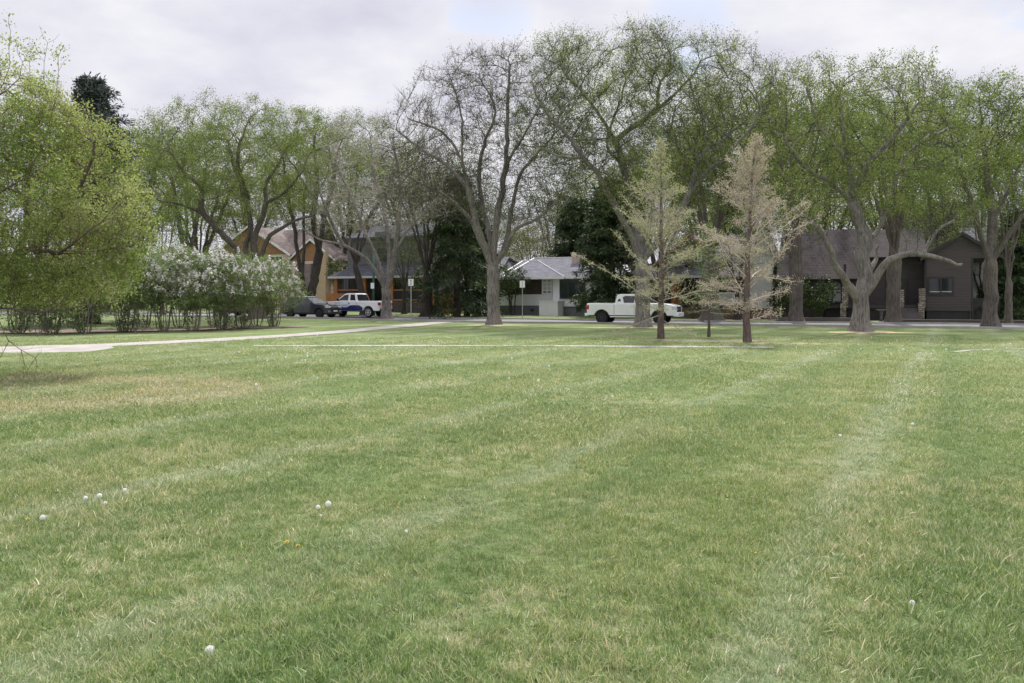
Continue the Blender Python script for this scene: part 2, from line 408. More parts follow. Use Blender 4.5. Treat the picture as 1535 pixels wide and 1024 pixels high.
def finish_tree(root, sk, att, R, mats, rng, step=0.4, infl=4.5, kill=0.7, iters=70, rtip=0.007, thr=0.03, tw_len=0.5, tw_per=2, leaf=None,
                up=0.2, jit=0.22, flare=0.9, parts=('trunk', 'branches', 'crown'), tw_up=0.4, inertia=0.6, tw_r=0.006, blossoms=None, tipmax=4):
    """grow, mesh and link: trunk (thick wood), branches (twigs), crown (leaves) as children of root"""
    if not len(att): pos, par = np.array(sk.pos), np.array(sk.par)
    else: pos, par = grow(sk, att, step, infl, kill, iters, rng, up, jit, inertia)
    c = tips_count(par); e = math.log(max(R / rtip, 1.5)) / math.log(max(c[0], 3)); rad = rtip * c ** e; m_ = len(sk.rmin); rad[:m_] = np.maximum(rad[:m_], np.array(sk.rmin))
    for j_ in range(len(par) - 1, 0, -1):
        if par[j_] >= 0 and rad[par[j_]] < rad[j_] * 0.98: rad[par[j_]] = rad[j_] * 0.98
    V, Fq = chains(pos, par, rad, thr, flare, int(rng.integers(1e6)))
    if len(V): np_mesh(parts[0], V, Fq, mats[0], root, smooth=True)
    i = np.arange(1, len(par)); i = i[(rad[i] <= thr)]
    P0, P1, r0, r1 = pos[par[i]], pos[i], np.minimum(rad[par[i]], thr), rad[i]
    fine = i[c[i] <= tipmax]
    bd = nrm(pos[fine] - pos[par[fine]])
    tp = np.repeat(fine, tw_per); d = nrm(np.repeat(bd, tw_per, 0) * 0.55 + rng.normal(0, 0.6, (len(tp), 3)) + np.array([0, 0, tw_up]))
    ln = (tw_len * rng.uniform(0.5, 1.3, len(tp)))[:, None]
    a0 = pos[tp]; a1 = a0 + d * ln * 0.5; d2 = nrm(d + rng.normal(0, 0.3, d.shape) + np.array([0, 0, tw_up * 0.5])); a2 = a1 + d2 * ln * 0.5
    n = len(tp); tr = np.full(n, tw_r)
    AP0 = np.vstack([P0, a0, a1]); AP1 = np.vstack([P1, a1, a2]); AR0 = np.concatenate([r0, tr, tr * 0.8]); AR1 = np.concatenate([r1, tr * 0.8, tr * 0.35])
    if len(AP0):
        V, Fq = frusta(AP0, AP1, AR0, AR1, 3); np_mesh(parts[1], V, Fq, mats[1], root)
    if leaf:
        lp = np.vstack([a1, a2, (a1 + a2) * 0.5]); ld = np.vstack([d, d2, d2])
        f_ = np.zeros(len(lp))
        for _ in range(5): f_ += np.sin(lp @ (nrm(rng.normal(0, 1, 3)) * 2 * math.pi / (leaf.get('cl', 1.5) * rng.uniform(.6, 1.6))) + rng.uniform(0, 6.28))
        keep = rng.uniform(0, 1, len(lp)) < leaf.get('keep', 1.0) * (0.18 + 1.45 * sst(-1.8, 1.6, f_))
        if 'where' in leaf: keep &= rng.uniform(0, 1, len(lp)) < leaf['where'](lp)
        lp, ld = lp[keep], ld[keep]
        ct = 0.5 + 0.28 * np.sin(lp[:, 0] * 1.3 + 2 * np.sin(lp[:, 2] * 0.9)) * np.cos(lp[:, 1] * 1.1 + lp[:, 2]) + rng.normal(0, 0.1, len(lp))
        if len(lp):
            V, Fq, T = leaf_cards(lp, ld, leaf['per'], leaf['size'], rng, leaf.get('aspect', 0.55), leaf.get('spread', 0.1) * 0.75, leaf.get('follow', 0.3), ct, leaf.get('tvar', 0.18))
            np_mesh(parts[2], V, Fq, mats[2], root, tint=T)
    if blossoms:
        bp = a2[blossoms['pick'](a2, rng)]
        V = []; T = []
        m = blossoms['per']; h = rng.uniform(0, 1, (len(bp), m)); rr = (1 - h) * blossoms['r']; th = rng.uniform(0, 6.28, (len(bp), m))
        ctr = bp[:, None, :] + np.stack([rr * np.cos(th), rr * np.sin(th), h * blossoms['h']], 2)
        V, Fq, T = leaf_cards(ctr.reshape(-1, 3), np.tile([[0, 0, 1.0]], (len(bp) * m, 1)), 1, blossoms['size'], rng, 0.9, 0.01, 0.0, None, 0.3)
        np_mesh('blossoms', V, Fq, mats[3], root, tint=T)
    return pos

# ---- trees drawn from the picture: limbs and crown outline in photo pixels, depth offsets in metres
def px_tree(name, label, cat, base, limbs, crown, n_att, R, mats, seed, leaf, group=None, shell=0.25, lowcut=None, lfrac=0.46, **kw):
    rng = np.random.default_rng(seed); D0 = base.y
    n_att = int(n_att * 2.4); kw['kill'] = kw.get('kill', 0.7) * 0.66; kw.setdefault('step', 0.3); kw.setdefault('iters', 120)
    leaf = dict(leaf, size=leaf['size'] * LEAFK)
    root = thing(name, label, cat, base, 0, group)
    def loc(p): 
        v = P(p[0], p[1], D0 + (p[2] if len(p) > 2 else 0)) - base
        return (v.x, v.y, v.z)
    sk = Skel()
    for k, l in enumerate(limbs):
        pts = [loc(p) for p in l]
        if k == 0: pts[0] = (0, 0, -0.1)
        sk.limb(pts, 0.35, 0.03, rng, R * lfrac if k else R * 0.9, R * (lfrac * 0.26 if k else 0.8))
    att = []; tot = sum(c[2] * c[3] * (c[4] if len(c) > 4 else 1) for c in crown)
    for c in crown:
        mp = D0 / F; dd = c[5] if len(c) > 5 else 0
        ctr = loc((c[0], c[1], dd)); rx, rz = c[2] * mp, c[3] * mp
        ry = c[6] if len(c) > 6 else rx * 0.85
        att.append(ell_points(rng, int(n_att * c[2] * c[3] * (c[4] if len(c) > 4 else 1) / tot), ctr, (rx * 1.1, ry * 1.1, rz * 1.1), shell))
    att = clump(np.vstack(att), rng, kw.pop('cl_keep', 0.6), kw.pop('cl_wl', 3.4))
    if lowcut is not None: att = att[att[:, 2] > lowcut]
    finish_tree(root, sk, att, R, mats, rng, leaf=leaf, **kw)
    return root

def vase_tree(name, label, cat, base, h, spread, fork, R, mats, seed, leaf, n_att=900, group=None, nl=6, lean=0.0, rz=None, bare=0.36, **kw):
    """generic deciduous tree: several ascending limbs from a low fork, rounded crown"""
    rng = np.random.default_rng(seed); root = thing(name, label, cat, base, 0, group)
    n_att = int(n_att * 1.7); kw['kill'] = kw.get('kill', 0.7) * 0.75; leaf = dict(leaf, size=leaf['size'] * LEAFK)
    sk = Skel(); sk.limb([(0, 0, -0.1), (lean * 0.3, 0, fork * 0.5), (lean, 0, fork)], 0.35, 0.02, rng)
    a0 = rng.uniform(0, 6.28)
    for k in range(nl):
        a = a0 + k * 2 * math.pi / nl + rng.normal(0, 0.25); rr = spread * rng.uniform(0.3, 0.75); z0 = fork * rng.uniform(0.75, 1.0)
        sk.limb([(lean, 0, z0), (lean + math.cos(a) * rr * 0.3, math.sin(a) * rr * 0.3, fork + (h - fork) * 0.25),
                 (lean + math.cos(a) * rr * 0.7, math.sin(a) * rr * 0.7, fork + (h - fork) * 0.55), (lean + math.cos(a) * rr, math.sin(a) * rr, h * 0.82)], 0.4, 0.04, rng)
    zc = h * (1 + bare) / 2
    lobes = [((lean, 0, zc), (spread, spread, h - zc))]
    for k in range(7):
        v = nrm(rng.normal(0, 1, 3)); v[2] = abs(v[2]) * 0.8
        lobes.append(((lean + v[0] * spread * 0.7, v[1] * spread * 0.7, zc + v[2] * (h - zc) * 0.75 - 0.4), (spread * 0.42, spread * 0.42, (h - zc) * 0.34)))
    att = np.vstack([ell_points(rng, int(n_att * (0.5 if i == 0 else 0.5 / 7)), c, r, 0.3) for i, (c, r) in enumerate(lobes)])
    att = clump(att, rng, 0.62, 3.6)
    finish_tree(root, sk, att, R, mats, rng, leaf=leaf, **kw)
    return root

def conifer(name, label, cat, base, h, R, mats, seed, length, n_br=80, z0=0.8, elev=(0.25, -0.15), droop=0.12, side=2, side_len=0.3, hang=0.0, leaf=None, tw_r=0.006, group=None,
            seg=7, lean=(0, 0), skip=0.0, br_r=0.02, keep_tuft=1.0, sub=0, lmin=0.65, elv=0.1):
    """straight leader with whorled branches, side twigs and needle tufts"""
    rng = np.random.default_rng(seed); root = thing(name, label, cat, base, 0, group)
    zs = np.linspace(-0.1, h, 26); tpos = np.stack([lean[0] * (zs / h) ** 2 + rng.normal(0, 0.012 * R * 8, 26), lean[1] * (zs / h) ** 2 + rng.normal(0, 0.012 * R * 8, 26), zs], 1)
    trad = R * (1 - np.clip(zs / h, 0, 1)) ** 0.85 + 0.008
    V, Fq = chains(tpos, np.arange(-1, 25), trad, 0.0, 0.5, seed); np_mesh('trunk', V, Fq, mats[0], root, smooth=True)
    P0 = []; P1 = []; R0 = []; R1 = []; TP = []; TD = []
    for k in range(n_br):
        f = (k + rng.uniform(0, 1)) / n_br; z = z0 + (h - z0) * f ** 0.92
        if rng.uniform() < skip * (1 - f): continue
        az = k * 2.39996 + rng.normal(0, 0.3); Lb = length(z / h) * rng.uniform(lmin, 1.15)
        if Lb < 0.08: continue
        el = elev[0] + (elev[1] - elev[0]) * (1 - f) + rng.normal(0, elv)
        t = z / h; p = np.array([np.interp(z, zs, tpos[:, 0]), np.interp(z, zs, tpos[:, 1]), z]); d = np.array([math.cos(az) * math.cos(el), math.sin(az) * math.cos(el), math.sin(el)])
        ns = max(3, int(seg * min(1, Lb / 1.2))); st = Lb / ns; r = br_r * (0.35 + 0.65 * Lb / length(0.15))
        for s in range(ns):
            d = nrm(d + np.array([0, 0, -droop * (1 if s < ns * 0.6 else -1.3) / ns * 3]) + rng.normal(0, 0.06, 3)); q = p + d * st
            ra, rb = r * (1 - s / ns) + 0.004, r * (1 - (s + 1) / ns) + 0.004
            P0.append(p); P1.append(q); R0.append(ra); R1.append(rb)
            if s > 0 or ns <= 3:
                for sd in range(side):
                    sg = 1 if sd % 2 else -1; lat = nrm(np.cross(d, [0, 0, 1.0])) * sg
                    dd = nrm(lat * rng.uniform(0.5, 1) + d * rng.uniform(0.4, 0.9) + np.array([0, 0, rng.normal(0, 0.25) - hang])); o = p + (q - p) * rng.uniform(0, 1)
                    l2 = min(side_len * (1.2 - 0.6 * s / ns) * rng.uniform(0.5, 1.3), Lb * 0.6); e = o + dd * l2
                    P0.append(o); P1.append(e); R0.append(tw_r); R1.append(tw_r * 0.5)
                    for u in (0.3, 0.65, 1.0): TP.append(o + dd * l2 * u); TD.append(dd)
                    for _ in range(sub):
                        d3 = nrm(dd + rng.normal(0, 0.7, 3) + np.array([0, 0, -hang])); o3 = o + dd * l2 * rng.uniform(0.2, 1); e3 = o3 + d3 * l2 * 0.5
                        P0.append(o3); P1.append(e3); R0.append(tw_r * 0.7); R1.append(tw_r * 0.4)
                        TP.append(e3); TD.append(d3); TP.append((o3 + e3) / 2); TD.append(d3)
            TP.append(q); TD.append(d); p = q
    V, Fq = frusta(np.array(P0), np.array(P1), np.array(R0), np.array(R1), 3); np_mesh('branches', V, Fq, mats[1], root)
    TP, TD = np.array(TP), np.array(TD); kp = rng.uniform(0, 1, len(TP)) < keep_tuft; TP, TD = TP[kp], TD[kp]
    ct = 0.5 + 0.25 * np.sin(TP[:, 2] * 2.1 + TP[:, 0]) + rng.normal(0, 0.12, len(TP))
    V, Fq, T = leaf_cards(TP, TD, leaf['per'], leaf['size'], rng, leaf.get('aspect', 0.15), leaf.get('spread', 0.03), leaf.get('follow', 0.75), ct, 0.18)
    np_mesh('needles', V, Fq, mats[2], root, tint=T)
    return root

def shrub(name, label, cat, base, h, w, mats, seed, leaf, n_stem=9, n_att=260, bare=0.3, group=None, blossoms=None, R=0.05, tw_len=0.3, **kw):
    rng = np.random.default_rng(seed); root = thing(name, label, cat, base, 0, group)
    sk = Skel(); sk.limb([(0, 0, -0.15), (0, 0, 0.02)], 0.1)
    for k in range(n_stem):
        a = rng.uniform(0, 6.28); r0 = w * rng.uniform(0.05, 0.22); r1 = w * rng.uniform(0.2, 0.7)
        p = [(0, 0, 0), (math.cos(a) * r0, math.sin(a) * r0, 0.12), (math.cos(a) * (r0 * 0.6 + r1 * 0.4), math.sin(a) * (r0 * 0.6 + r1 * 0.4), h * 0.4), (math.cos(a) * r1, math.sin(a) * r1, h * rng.uniform(0.6, 0.8))]
        sk.limb(p, 0.2, 0.015, rng)
    zc = h * (1 + bare) / 2
    att = np.vstack([ell_points(rng, n_att // 2, (0, 0, zc), (w, w, h - zc), 0.3)] +
                    [ell_points(rng, n_att // 12, (w * 0.7 * math.cos(k), w * 0.7 * math.sin(k), zc + (h - zc) * rng.uniform(-0.4, 0.55)), (w * 0.4, w * 0.4, h * 0.17), 0.2) for k in range(6)])
    finish_tree(root, sk, att, R, mats, rng, step=0.22, infl=2.5, kill=0.28, iters=40, rtip=0.006, thr=0.012, tw_len=tw_len, tw_per=2, leaf=leaf, flare=0.0,
                parts=('stems', 'twigs', 'foliage'), blossoms=blossoms, tw_r=0.005, **kw)
    return root
# ------------------------------------------------------------------ camera, sky, sun
cam = bpy.data.cameras.new('camera'); co_ = bpy.data.objects.new('camera', cam); COL.objects.link(co_)
co_.location = (0, 0, CAMH); co_.rotation_euler = (math.radians(90), 0, 0)
cam.lens = 28; cam.sensor_width = 36; cam.shift_y = -(512 - HY) / 1535.0; cam.clip_end = 3000; cam.clip_start = 0.05
scene.camera = co_

SUN_EL, SUN_AZ = math.radians(56), math.radians(14)      # azimuth clockwise from +Y
w = bpy.data.worlds.new('World'); scene.world = w; w.use_nodes = True; t = w.node_tree
bg = t.nodes['Background']; bg.inputs['Strength'].default_value = 0.1
sky = N(t, 'ShaderNodeTexSky', sky_type='NISHITA', sun_disc=False, sun_elevation=SUN_EL, sun_rotation=SUN_AZ)
d = N(t, 'ShaderNodeTexCoord').outputs['Generated']; s = N(t, 'ShaderNodeSeparateXYZ'); L(t, d, s.inputs[0])
z = mth(t, 'ADD', mth(t, 'MAXIMUM', s.outputs[2], 0.0), 0.22)
cv = N(t, 'ShaderNodeCombineXYZ'); L(t, mth(t, 'DIVIDE', s.outputs[0], z), cv.inputs[0]); L(t, mth(t, 'DIVIDE', s.outputs[1], z), cv.inputs[1])
n1 = noise(t, cv.outputs[0], 1.1, 7, 0.56); n2 = noise(t, cv.outputs[0], 2.7, 8, 0.54); n3 = noise(t, cv.outputs[0], 0.7, 3)
shade = mth(t, 'ADD', mth(t, 'MULTIPLY', n2, 0.55), mth(t, 'MULTIPLY', n3, 0.45))
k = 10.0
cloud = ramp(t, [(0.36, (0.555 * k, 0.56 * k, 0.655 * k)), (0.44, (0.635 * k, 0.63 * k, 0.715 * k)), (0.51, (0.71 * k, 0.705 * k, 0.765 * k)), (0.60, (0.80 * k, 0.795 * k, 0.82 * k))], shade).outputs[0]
cover = ramp(t, [(0.29, (0, 0, 0)), (0.38, (1, 1, 1))], n1).outputs[0]
for hx, hy, c0, c1 in ((735, -18, .9984, .9999), (1033, 46, .9986, .9998), (880, -60, .9985, .9999)):
    hv = Vector(((hx - CX) / F, 1, (HY - hy) / F)).normalized()
    dp = N(t, 'ShaderNodeVectorMath', operation='DOT_PRODUCT'); L(t, d, dp.inputs[0]); dp.inputs[1].default_value = hv
    mr = N(t, 'ShaderNodeMapRange'); mr.inputs['From Min'].default_value = c0; mr.inputs['From Max'].default_value = c1; L(t, mth(t, 'ADD', dp.outputs['Value'], mth(t, 'MULTIPLY', mth(t, 'SUBTRACT', n2, 0.5), 0.012)), mr.inputs['Value'])
    cover = mth(t, 'MULTIPLY', cover, mth(t, 'SUBTRACT', 1.0, mth(t, 'MULTIPLY', mr.outputs[0], 0.42)))
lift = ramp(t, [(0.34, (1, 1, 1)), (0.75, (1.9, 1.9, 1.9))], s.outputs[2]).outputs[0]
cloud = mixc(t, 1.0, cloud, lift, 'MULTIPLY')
blue = mixc(t, 0.55, mixc(t, 1.0, sky.outputs[0], (1.6, 1.6, 1.6), 'MULTIPLY'), (4.2, 5.2, 7.6))
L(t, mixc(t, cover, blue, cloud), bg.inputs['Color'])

sun = bpy.data.lights.new('sun', 'SUN'); so = bpy.data.objects.new('sun', sun); COL.objects.link(so)
sun.energy = 4.2; sun.angle = math.radians(2.5); sun.color = (1.0, 0.955, 0.88)
sd = Vector((math.sin(SUN_AZ) * math.cos(SUN_EL), math.cos(SUN_AZ) * math.cos(SUN_EL), math.sin(SUN_EL)))
so.rotation_euler = sd.to_track_quat('Z', 'Y').to_euler(); so.location = (20, 20, 60)

scene.view_settings.view_transform = 'Standard'; scene.view_settings.look = 'None'; scene.view_settings.gamma = 1
scene.view_settings.use_curve_mapping = False; scene.view_settings.exposure = EXPO
scene.cycles.max_bounces = 6; scene.cycles.diffuse_bounces = 3; scene.cycles.glossy_bounces = 3; scene.cycles.transmission_bounces = 4
scene.cycles.use_denoising = DENOISE

# ------------------------------------------------------------------ ground, paths, road
m, t, b = new_mat('turf'); c, fv, nsm = lawn_colour(t)
hi = noise(t, fv, 45.0, 4, 0.7)
c = mixc(t, 1.0, c, ramp(t, [(0.35, (0.74, 0.74, 0.74)), (0.65, (1.16, 1.16, 1.16))], hi).outputs[0], 'MULTIPLY')
L(t, c, b.inputs['Base Color']); b.inputs['Roughness'].default_value = 0.95; b.inputs['Specular IOR Level'].default_value = 0.1
bump(t, b, mth(t, 'ADD', hi, mth(t, 'MULTIPLY', nsm, 1.5)), 0.8, 0.05)
M_TURF = m
def axis(*segs):
    out = []
    for a, b_, st in segs: out += list(np.arange(a, b_, st))
    return np.array(out)
gs = axis((-900, -200, 70), (-200, -70, 10), (-70, 70, 0.8), (70, 200, 10), (200, 901, 70)); gq = axis((-60, -10, 5), (-10, 40, 0.5), (40, 90, 0.8), (90, 200, 8), (200, 1001, 80))
S, Q = np.meshgrid(gs, gq); Xg = S * UX + Q * MX; Yg = S * UY + Q * MY; Zg = g(Xg, Yg)
nx = len(gs); idx = np.arange(len(gs) * len(gq)).reshape(len(gq), nx)
Fg = np.stack([idx[:-1, :-1], idx[:-1, 1:], idx[1:, 1:], idx[1:, :-1]], -1).reshape(-1, 4)
o = np_mesh('ground', np.stack([Xg, Yg, Zg], -1).reshape(-1, 3), Fg, M_TURF, smooth=True); tag(o, kind='structure')

def strip_mesh(name, mat, centre, width, lift, kind='structure', n_across=3, ragged=0.0, seed=1):
    """a strip following the ground along a polyline of (x, y)"""
    rng = np.random.default_rng(seed); pts = [np.array(p) for p in resample([(x, y, 0) for x, y in centre], 0.5)]
    V = []; 
    for i, p in enumerate(pts):
        d = nrm(pts[min(i + 1, len(pts) - 1)] - pts[max(i - 1, 0)]); nn = np.array([-d[1], d[0], 0])
        wl = width(i / len(pts)) if callable(width) else width
        for j in range(n_across):
            q = p + nn * wl * (j / (n_across - 1) - 0.5) + (nn * rng.normal(0, ragged) if j in (0, n_across - 1) else 0)
            V.append((q[0], q[1], gz(q[0], q[1]) + lift))
    Fq = [(i * n_across + j, i * n_across + j + 1, (i + 1) * n_across + j + 1, (i + 1) * n_across + j) for i in range(len(pts) - 1) for j in range(n_across - 1)]
    return tag(np_mesh(name, V, Fq, mat, smooth=True), kind=kind)

def patch(name, mat, c, rx, ry, lift, seed, rot=0.0, ragged=0.18, kind='structure', n=40):
    """an irregular sheet lying on the ground round c, thinning to nothing at its rim"""
    rng = np.random.default_rng(seed); ph = rng.uniform(0, 6.28, 6); V = []; rings = 5
    for k in range(rings + 1):
        for i in range(n):
            a = 2 * math.pi * i / n; r = (1 + ragged * (math.sin(2 * a + ph[0]) * 0.6 + math.sin(5 * a + ph[1]) * 0.4 + math.sin(9 * a + ph[2]) * 0.35 + math.sin(17 * a + ph[3]) * 0.3)) * k / rings
            x, y = rx * r * math.cos(a), ry * r * math.sin(a); X = c[0] + x * math.cos(rot) - y * math.sin(rot); Y = c[1] + x * math.sin(rot) + y * math.cos(rot)
            V.append((X, Y, gz(X, Y) + lift * (1 if k < rings else -1)))
    Fq = [(k * n + i, k * n + (i + 1) % n, (k + 1) * n + (i + 1) % n, (k + 1) * n + i) for k in range(rings) for i in range(n)]
    return tag(np_mesh(name, V, Fq, mat, smooth=True), kind=kind)

M_CONC = simple('pale concrete', (0.33, 0.305, 0.285), 0.9, 0.2, 1.6, 0, 0.3)
M_ASPH = simple('worn asphalt', (0.19, 0.185, 0.19), 0.95, 0.16, 0.8, 0, 0.4)
M_KERB = simple('kerb concrete', (0.36, 0.35, 0.34), 0.9, 0.15, 1.5, 0, 0.3)
M_MULCH = simple('bark mulch', (0.20, 0.15, 0.13), 1.0, 0.5, 9.0, 0, 0.8)
M_STRAW = simple('dry thatch', (0.40, 0.33, 0.20), 1.0, 0.3, 7.0, 0, 0.8)
M_DIRT = simple('bare soil', (0.22, 0.18, 0.14), 1.0, 0.3, 5.0, 0, 0.6)

pp = [gp(*p) for p in ((-60, 523.5), (20, 522), (130, 519), (215, 515.3), (300, 511.2), (390, 506), (480, 500), (545, 494.5), (600, 489.5), (650, 484.5), (690, 481.5))]
strip_mesh('footpath', M_CONC, [(p.x, p.y) for p in pp], 1.75, 0.02, n_across=5)
pa = gp(-30, 523); pb = gp(128, 521.5)
patch('path_landing', M_CONC, ((pa.x + pb.x) / 2 - 1.2, (pa.y + pb.y) / 2 + 0.1), 3.9, 1.5, 0.026, 3, -0.02, 0.05)
pq = [gp(*p) for p in ((380, 519), (600, 518.6), (800, 518.8), (1000, 520), (1160, 521.3))]
pq2 = [gp(*p) for p in ((1425, 523.6), (1500, 523.9), (1620, 524.6))]
for k_, q_ in enumerate((pq, pq2)): strip_mesh('narrow_path', M_CONC, [(p.x, p.y) for p in q_], (0.62, 0.18)[k_], 0.014, n_across=3, ragged=0.05, seed=4 + k_)

Q0, Q1 = 51.2, 57.2
strip_mesh('road', M_ASPH, [sq(s_, (Q0 + Q1) / 2) for s_ in np.arange(-120, 121, 6)], Q1 - Q0, 0.03, n_across=5)
def kerb(q):
    mb = MB(); ss = np.arange(-120, 120.1, 3)
    prof = [(-0.09, -0.1), (-0.09, 0.13), (0.07, 0.13), (0.09, 0.09), (0.09, -0.1)]; vs = []; n = len(prof)
    for s_ in ss:
        for dq, dz in prof:
            x, y = sq(s_, q + dq); x0, y0 = sq(s_, q); vs.append((x, y, gz(x0, y0) + dz))
    mb.add(vs, [(i * n + j, i * n + (j + 1) % n, (i + 1) * n + (j + 1) % n, (i + 1) * n + j) for i in range(len(ss) - 1) for j in range(n)])
    tag(mb.build('kerb', M_KERB), kind='structure')
kerb(Q0); kerb(Q1)

# soil under trees and shrubs
for k, (px, py, rx, ry) in enumerate(((580, 479.5, 2.6, 1.5), (742, 487.5, 2.2, 1.0), (975, 491, 3.3, 1.2), (1300, 498.5, 2.2, 1.1))):
    p = gp(px, py); patch('dry_ring', M_STRAW, (p.x, p.y), rx, ry, 0.02, 20 + k, 0, 0.35)
p0, p1 = gp(985, 512), gp(1150, 513); patch('soil_bed', M_DIRT, ((p0.x + p1.x) / 2, (p0.y + p1.y) / 2 + 0.9), 2.9, 1.15, 0.02, 31, -0.05, 0.2)
p1 = gp(1185, 515); patch('dry_ring', M_STRAW, (p1.x, p1.y), 1.6, 0.7, 0.015, 33, 0, 0.35)
hp = [gp(*p) for p in ((-40, 499), (60, 499), (160, 497.5), (260, 495), (340, 493), (400, 491.5), (450, 490.5))]
strip_mesh('mulch_bed', M_MULCH, [(p.x, p.y + 0.6) for p in hp], lambda f: 3.2 * (1 - 0.6 * max(0, f - 0.75) * 4 * 0.8), 0.03, ragged=0.25, n_across=6, seed=9)

# ------------------------------------------------------------------ lawn blades (one uncountable mass)
m, t, b = new_mat('grass blade'); c, fv, nsm = lawn_colour(t)
at = N(t, 'ShaderNodeAttribute', attribute_name='tint')
c = mixc(t, 1.0, c, ramp(t, [(0, (0.6, 0.75, 0.55)), (0.40, (1.1, 1.18, 1.1)), (0.72, (1.5, 1.5, 1.65)), (0.78, (2.4, 1.95, 2.6)), (1, (3.3, 2.6, 3.7))], at.outputs['Fac']).outputs[0], 'MULTIPLY')
L(t, c, b.inputs['Base Color']); b.inputs['Roughness'].default_value = 0.5; b.inputs['Specular IOR Level'].default_value = 0.35
tr = N(t, 'ShaderNodeBsdfTranslucent'); L(t, mixc(t, 1.0, c, (1.1, 1.1, 0.7), 'MULTIPLY'), tr.inputs['Color'])
mx = N(t, 'ShaderNodeMixShader'); mx.inputs[0].default_value = 0.35; L(t, b.outputs[0], mx.inputs[1]); L(t, tr.outputs[0], mx.inputs[2]); L(t, mx.outputs[0], t.nodes['Material Output'].inputs['Surface'])
M_BLADE = m
tufts = bpy.data.collections.new('tufts')
def tuft(k, nb, rad, hl, wid, seed):
    rng = np.random.default_rng(seed); V = []; Fq = []; T = []
    for i in range(nb):
        a = rng.uniform(0, 6.28); r = rad * math.sqrt(rng.uniform()); p = np.array([r * math.cos(a), r * math.sin(a), -0.005]); az = rng.uniform(0, 6.28)
        ln = hl * rng.uniform(0.5, 1.25); lean = rng.uniform(0.1, 0.75); bend = rng.uniform(0.2, 1.0); d = np.array([math.cos(az), math.sin(az), 0]); sd_ = np.array([-d[1], d[0], 0]) * wid * rng.uniform(0.6, 1.3)
        st = len(V); ang = lean
        for s_ in range(4):
            wv = (1 - s_ / 3) ** 0.7 if s_ < 3 else 0.08
            V += [p - sd_ * wv / 2, p + sd_ * wv / 2]; p = p + (d * math.sin(ang) + np.array([0, 0, math.cos(ang)])) * ln / 3; ang += bend / 3
        for s_ in range(3): Fq.append((st + 2 * s_, st + 2 * s_ + 1, st + 2 * s_ + 3, st + 2 * s_ + 2)); T.append(0)
        v = rng.uniform(); T[-3:] = [v] * 3
    me = bpy.data.meshes.new('grass_tuft'); me.from_pydata([tuple(v) for v in V], [], Fq); me.materials.append(M_BLADE)
    atr = me.attributes.new('tint', 'FLOAT', 'FACE'); atr.data.foreach_set('value', np.array(T, np.float32))
    o = bpy.data.objects.new('grass_tuft', me); tufts.objects.link(o)
def weed(seed, n, ln, wid):
    rng = np.random.default_rng(seed); V = []; Fq = []; T = []
    for i in range(n):
        az = 6.283 * i / n + rng.normal(0, .3); el = rng.uniform(.15, .6); d = np.array([math.cos(az) * math.cos(el), math.sin(az) * math.cos(el), math.sin(el)]); s_ = np.array([-math.sin(az), math.cos(az), 0]) * wid * rng.uniform(.7, 1.2); l = ln * rng.uniform(.6, 1.2); st = len(V)
        V += [np.zeros(3), d * l * .45 + s_ * .5, d * l * .45 - s_ * .5, d * l * .8 + s_ * .45 - np.array([0, 0, l * .12]), d * l * .8 - s_ * .45 - np.array([0, 0, l * .12]), d * l - np.array([0, 0, l * .25])]
        Fq += [(st, st + 1, st + 2), (st + 1, st + 3, st + 4, st + 2), (st + 3, st + 5, st + 4)]; T += [rng.uniform(.35, .6)] * 3
    me = bpy.data.meshes.new('weed_rosette'); me.from_pydata([tuple(v) for v in V], [], Fq); me.materials.append(M_BLADE)
    atr = me.attributes.new('tint', 'FLOAT', 'FACE'); atr.data.foreach_set('value', np.array(T, np.float32))
    tufts.objects.link(bpy.data.objects.new('weed_rosette', me))
for k in range(6): tuft(k, 36, 0.07, 0.030 + 0.005 * k, 0.0038, 100 + k)
weed(1, 11, .05, .012); weed(2, 16, .032, .010)
rng = np.random.default_rng(7)
def scatter(y0, y1, dens):
    n = int(((y1 ** 2 - y0 ** 2) * 0.70 + 6 * (y1 - y0)) * dens); n2_ = int(n * 1.6); Y = rng.uniform(y0, y1, n2_); ok_ = rng.uniform(0, 1, n2_) < (0.7 * Y + 3) / (0.7 * y1 + 3); Y = Y[ok_][:n]; X = rng.uniform(-1, 1, len(Y)) * (0.70 * Y + 3)
    return X, Y
XY = [scatter(1.6, 7, 500), scatter(7, 12, 240), scatter(12, 20, 85), scatter(20, 34, 34)]
X = np.concatenate([a for a, _ in XY]); Y = np.concatenate([b_ for _, b_ in XY])
sc = 1 + 0.75 * sst(6, 13, Y) + 0.5 * sst(14, 30, Y) + rng.normal(0, 0.12, len(X))
tall = np.sin(X * 0.9 + 2 * np.sin(Y * 0.31)) * np.sin(Y * 0.8 + np.sin(X * 0.5)) + 0.5 * np.sin(X * 3.1 + Y * 2.2) * np.sin(Y * 2.7 - X)
sc *= 1 + 0.22 * tall
zs_ = sc * (1 - 0.35 * sst(7, 13, Y) - 0.25 * sst(17, 24, Y)); 
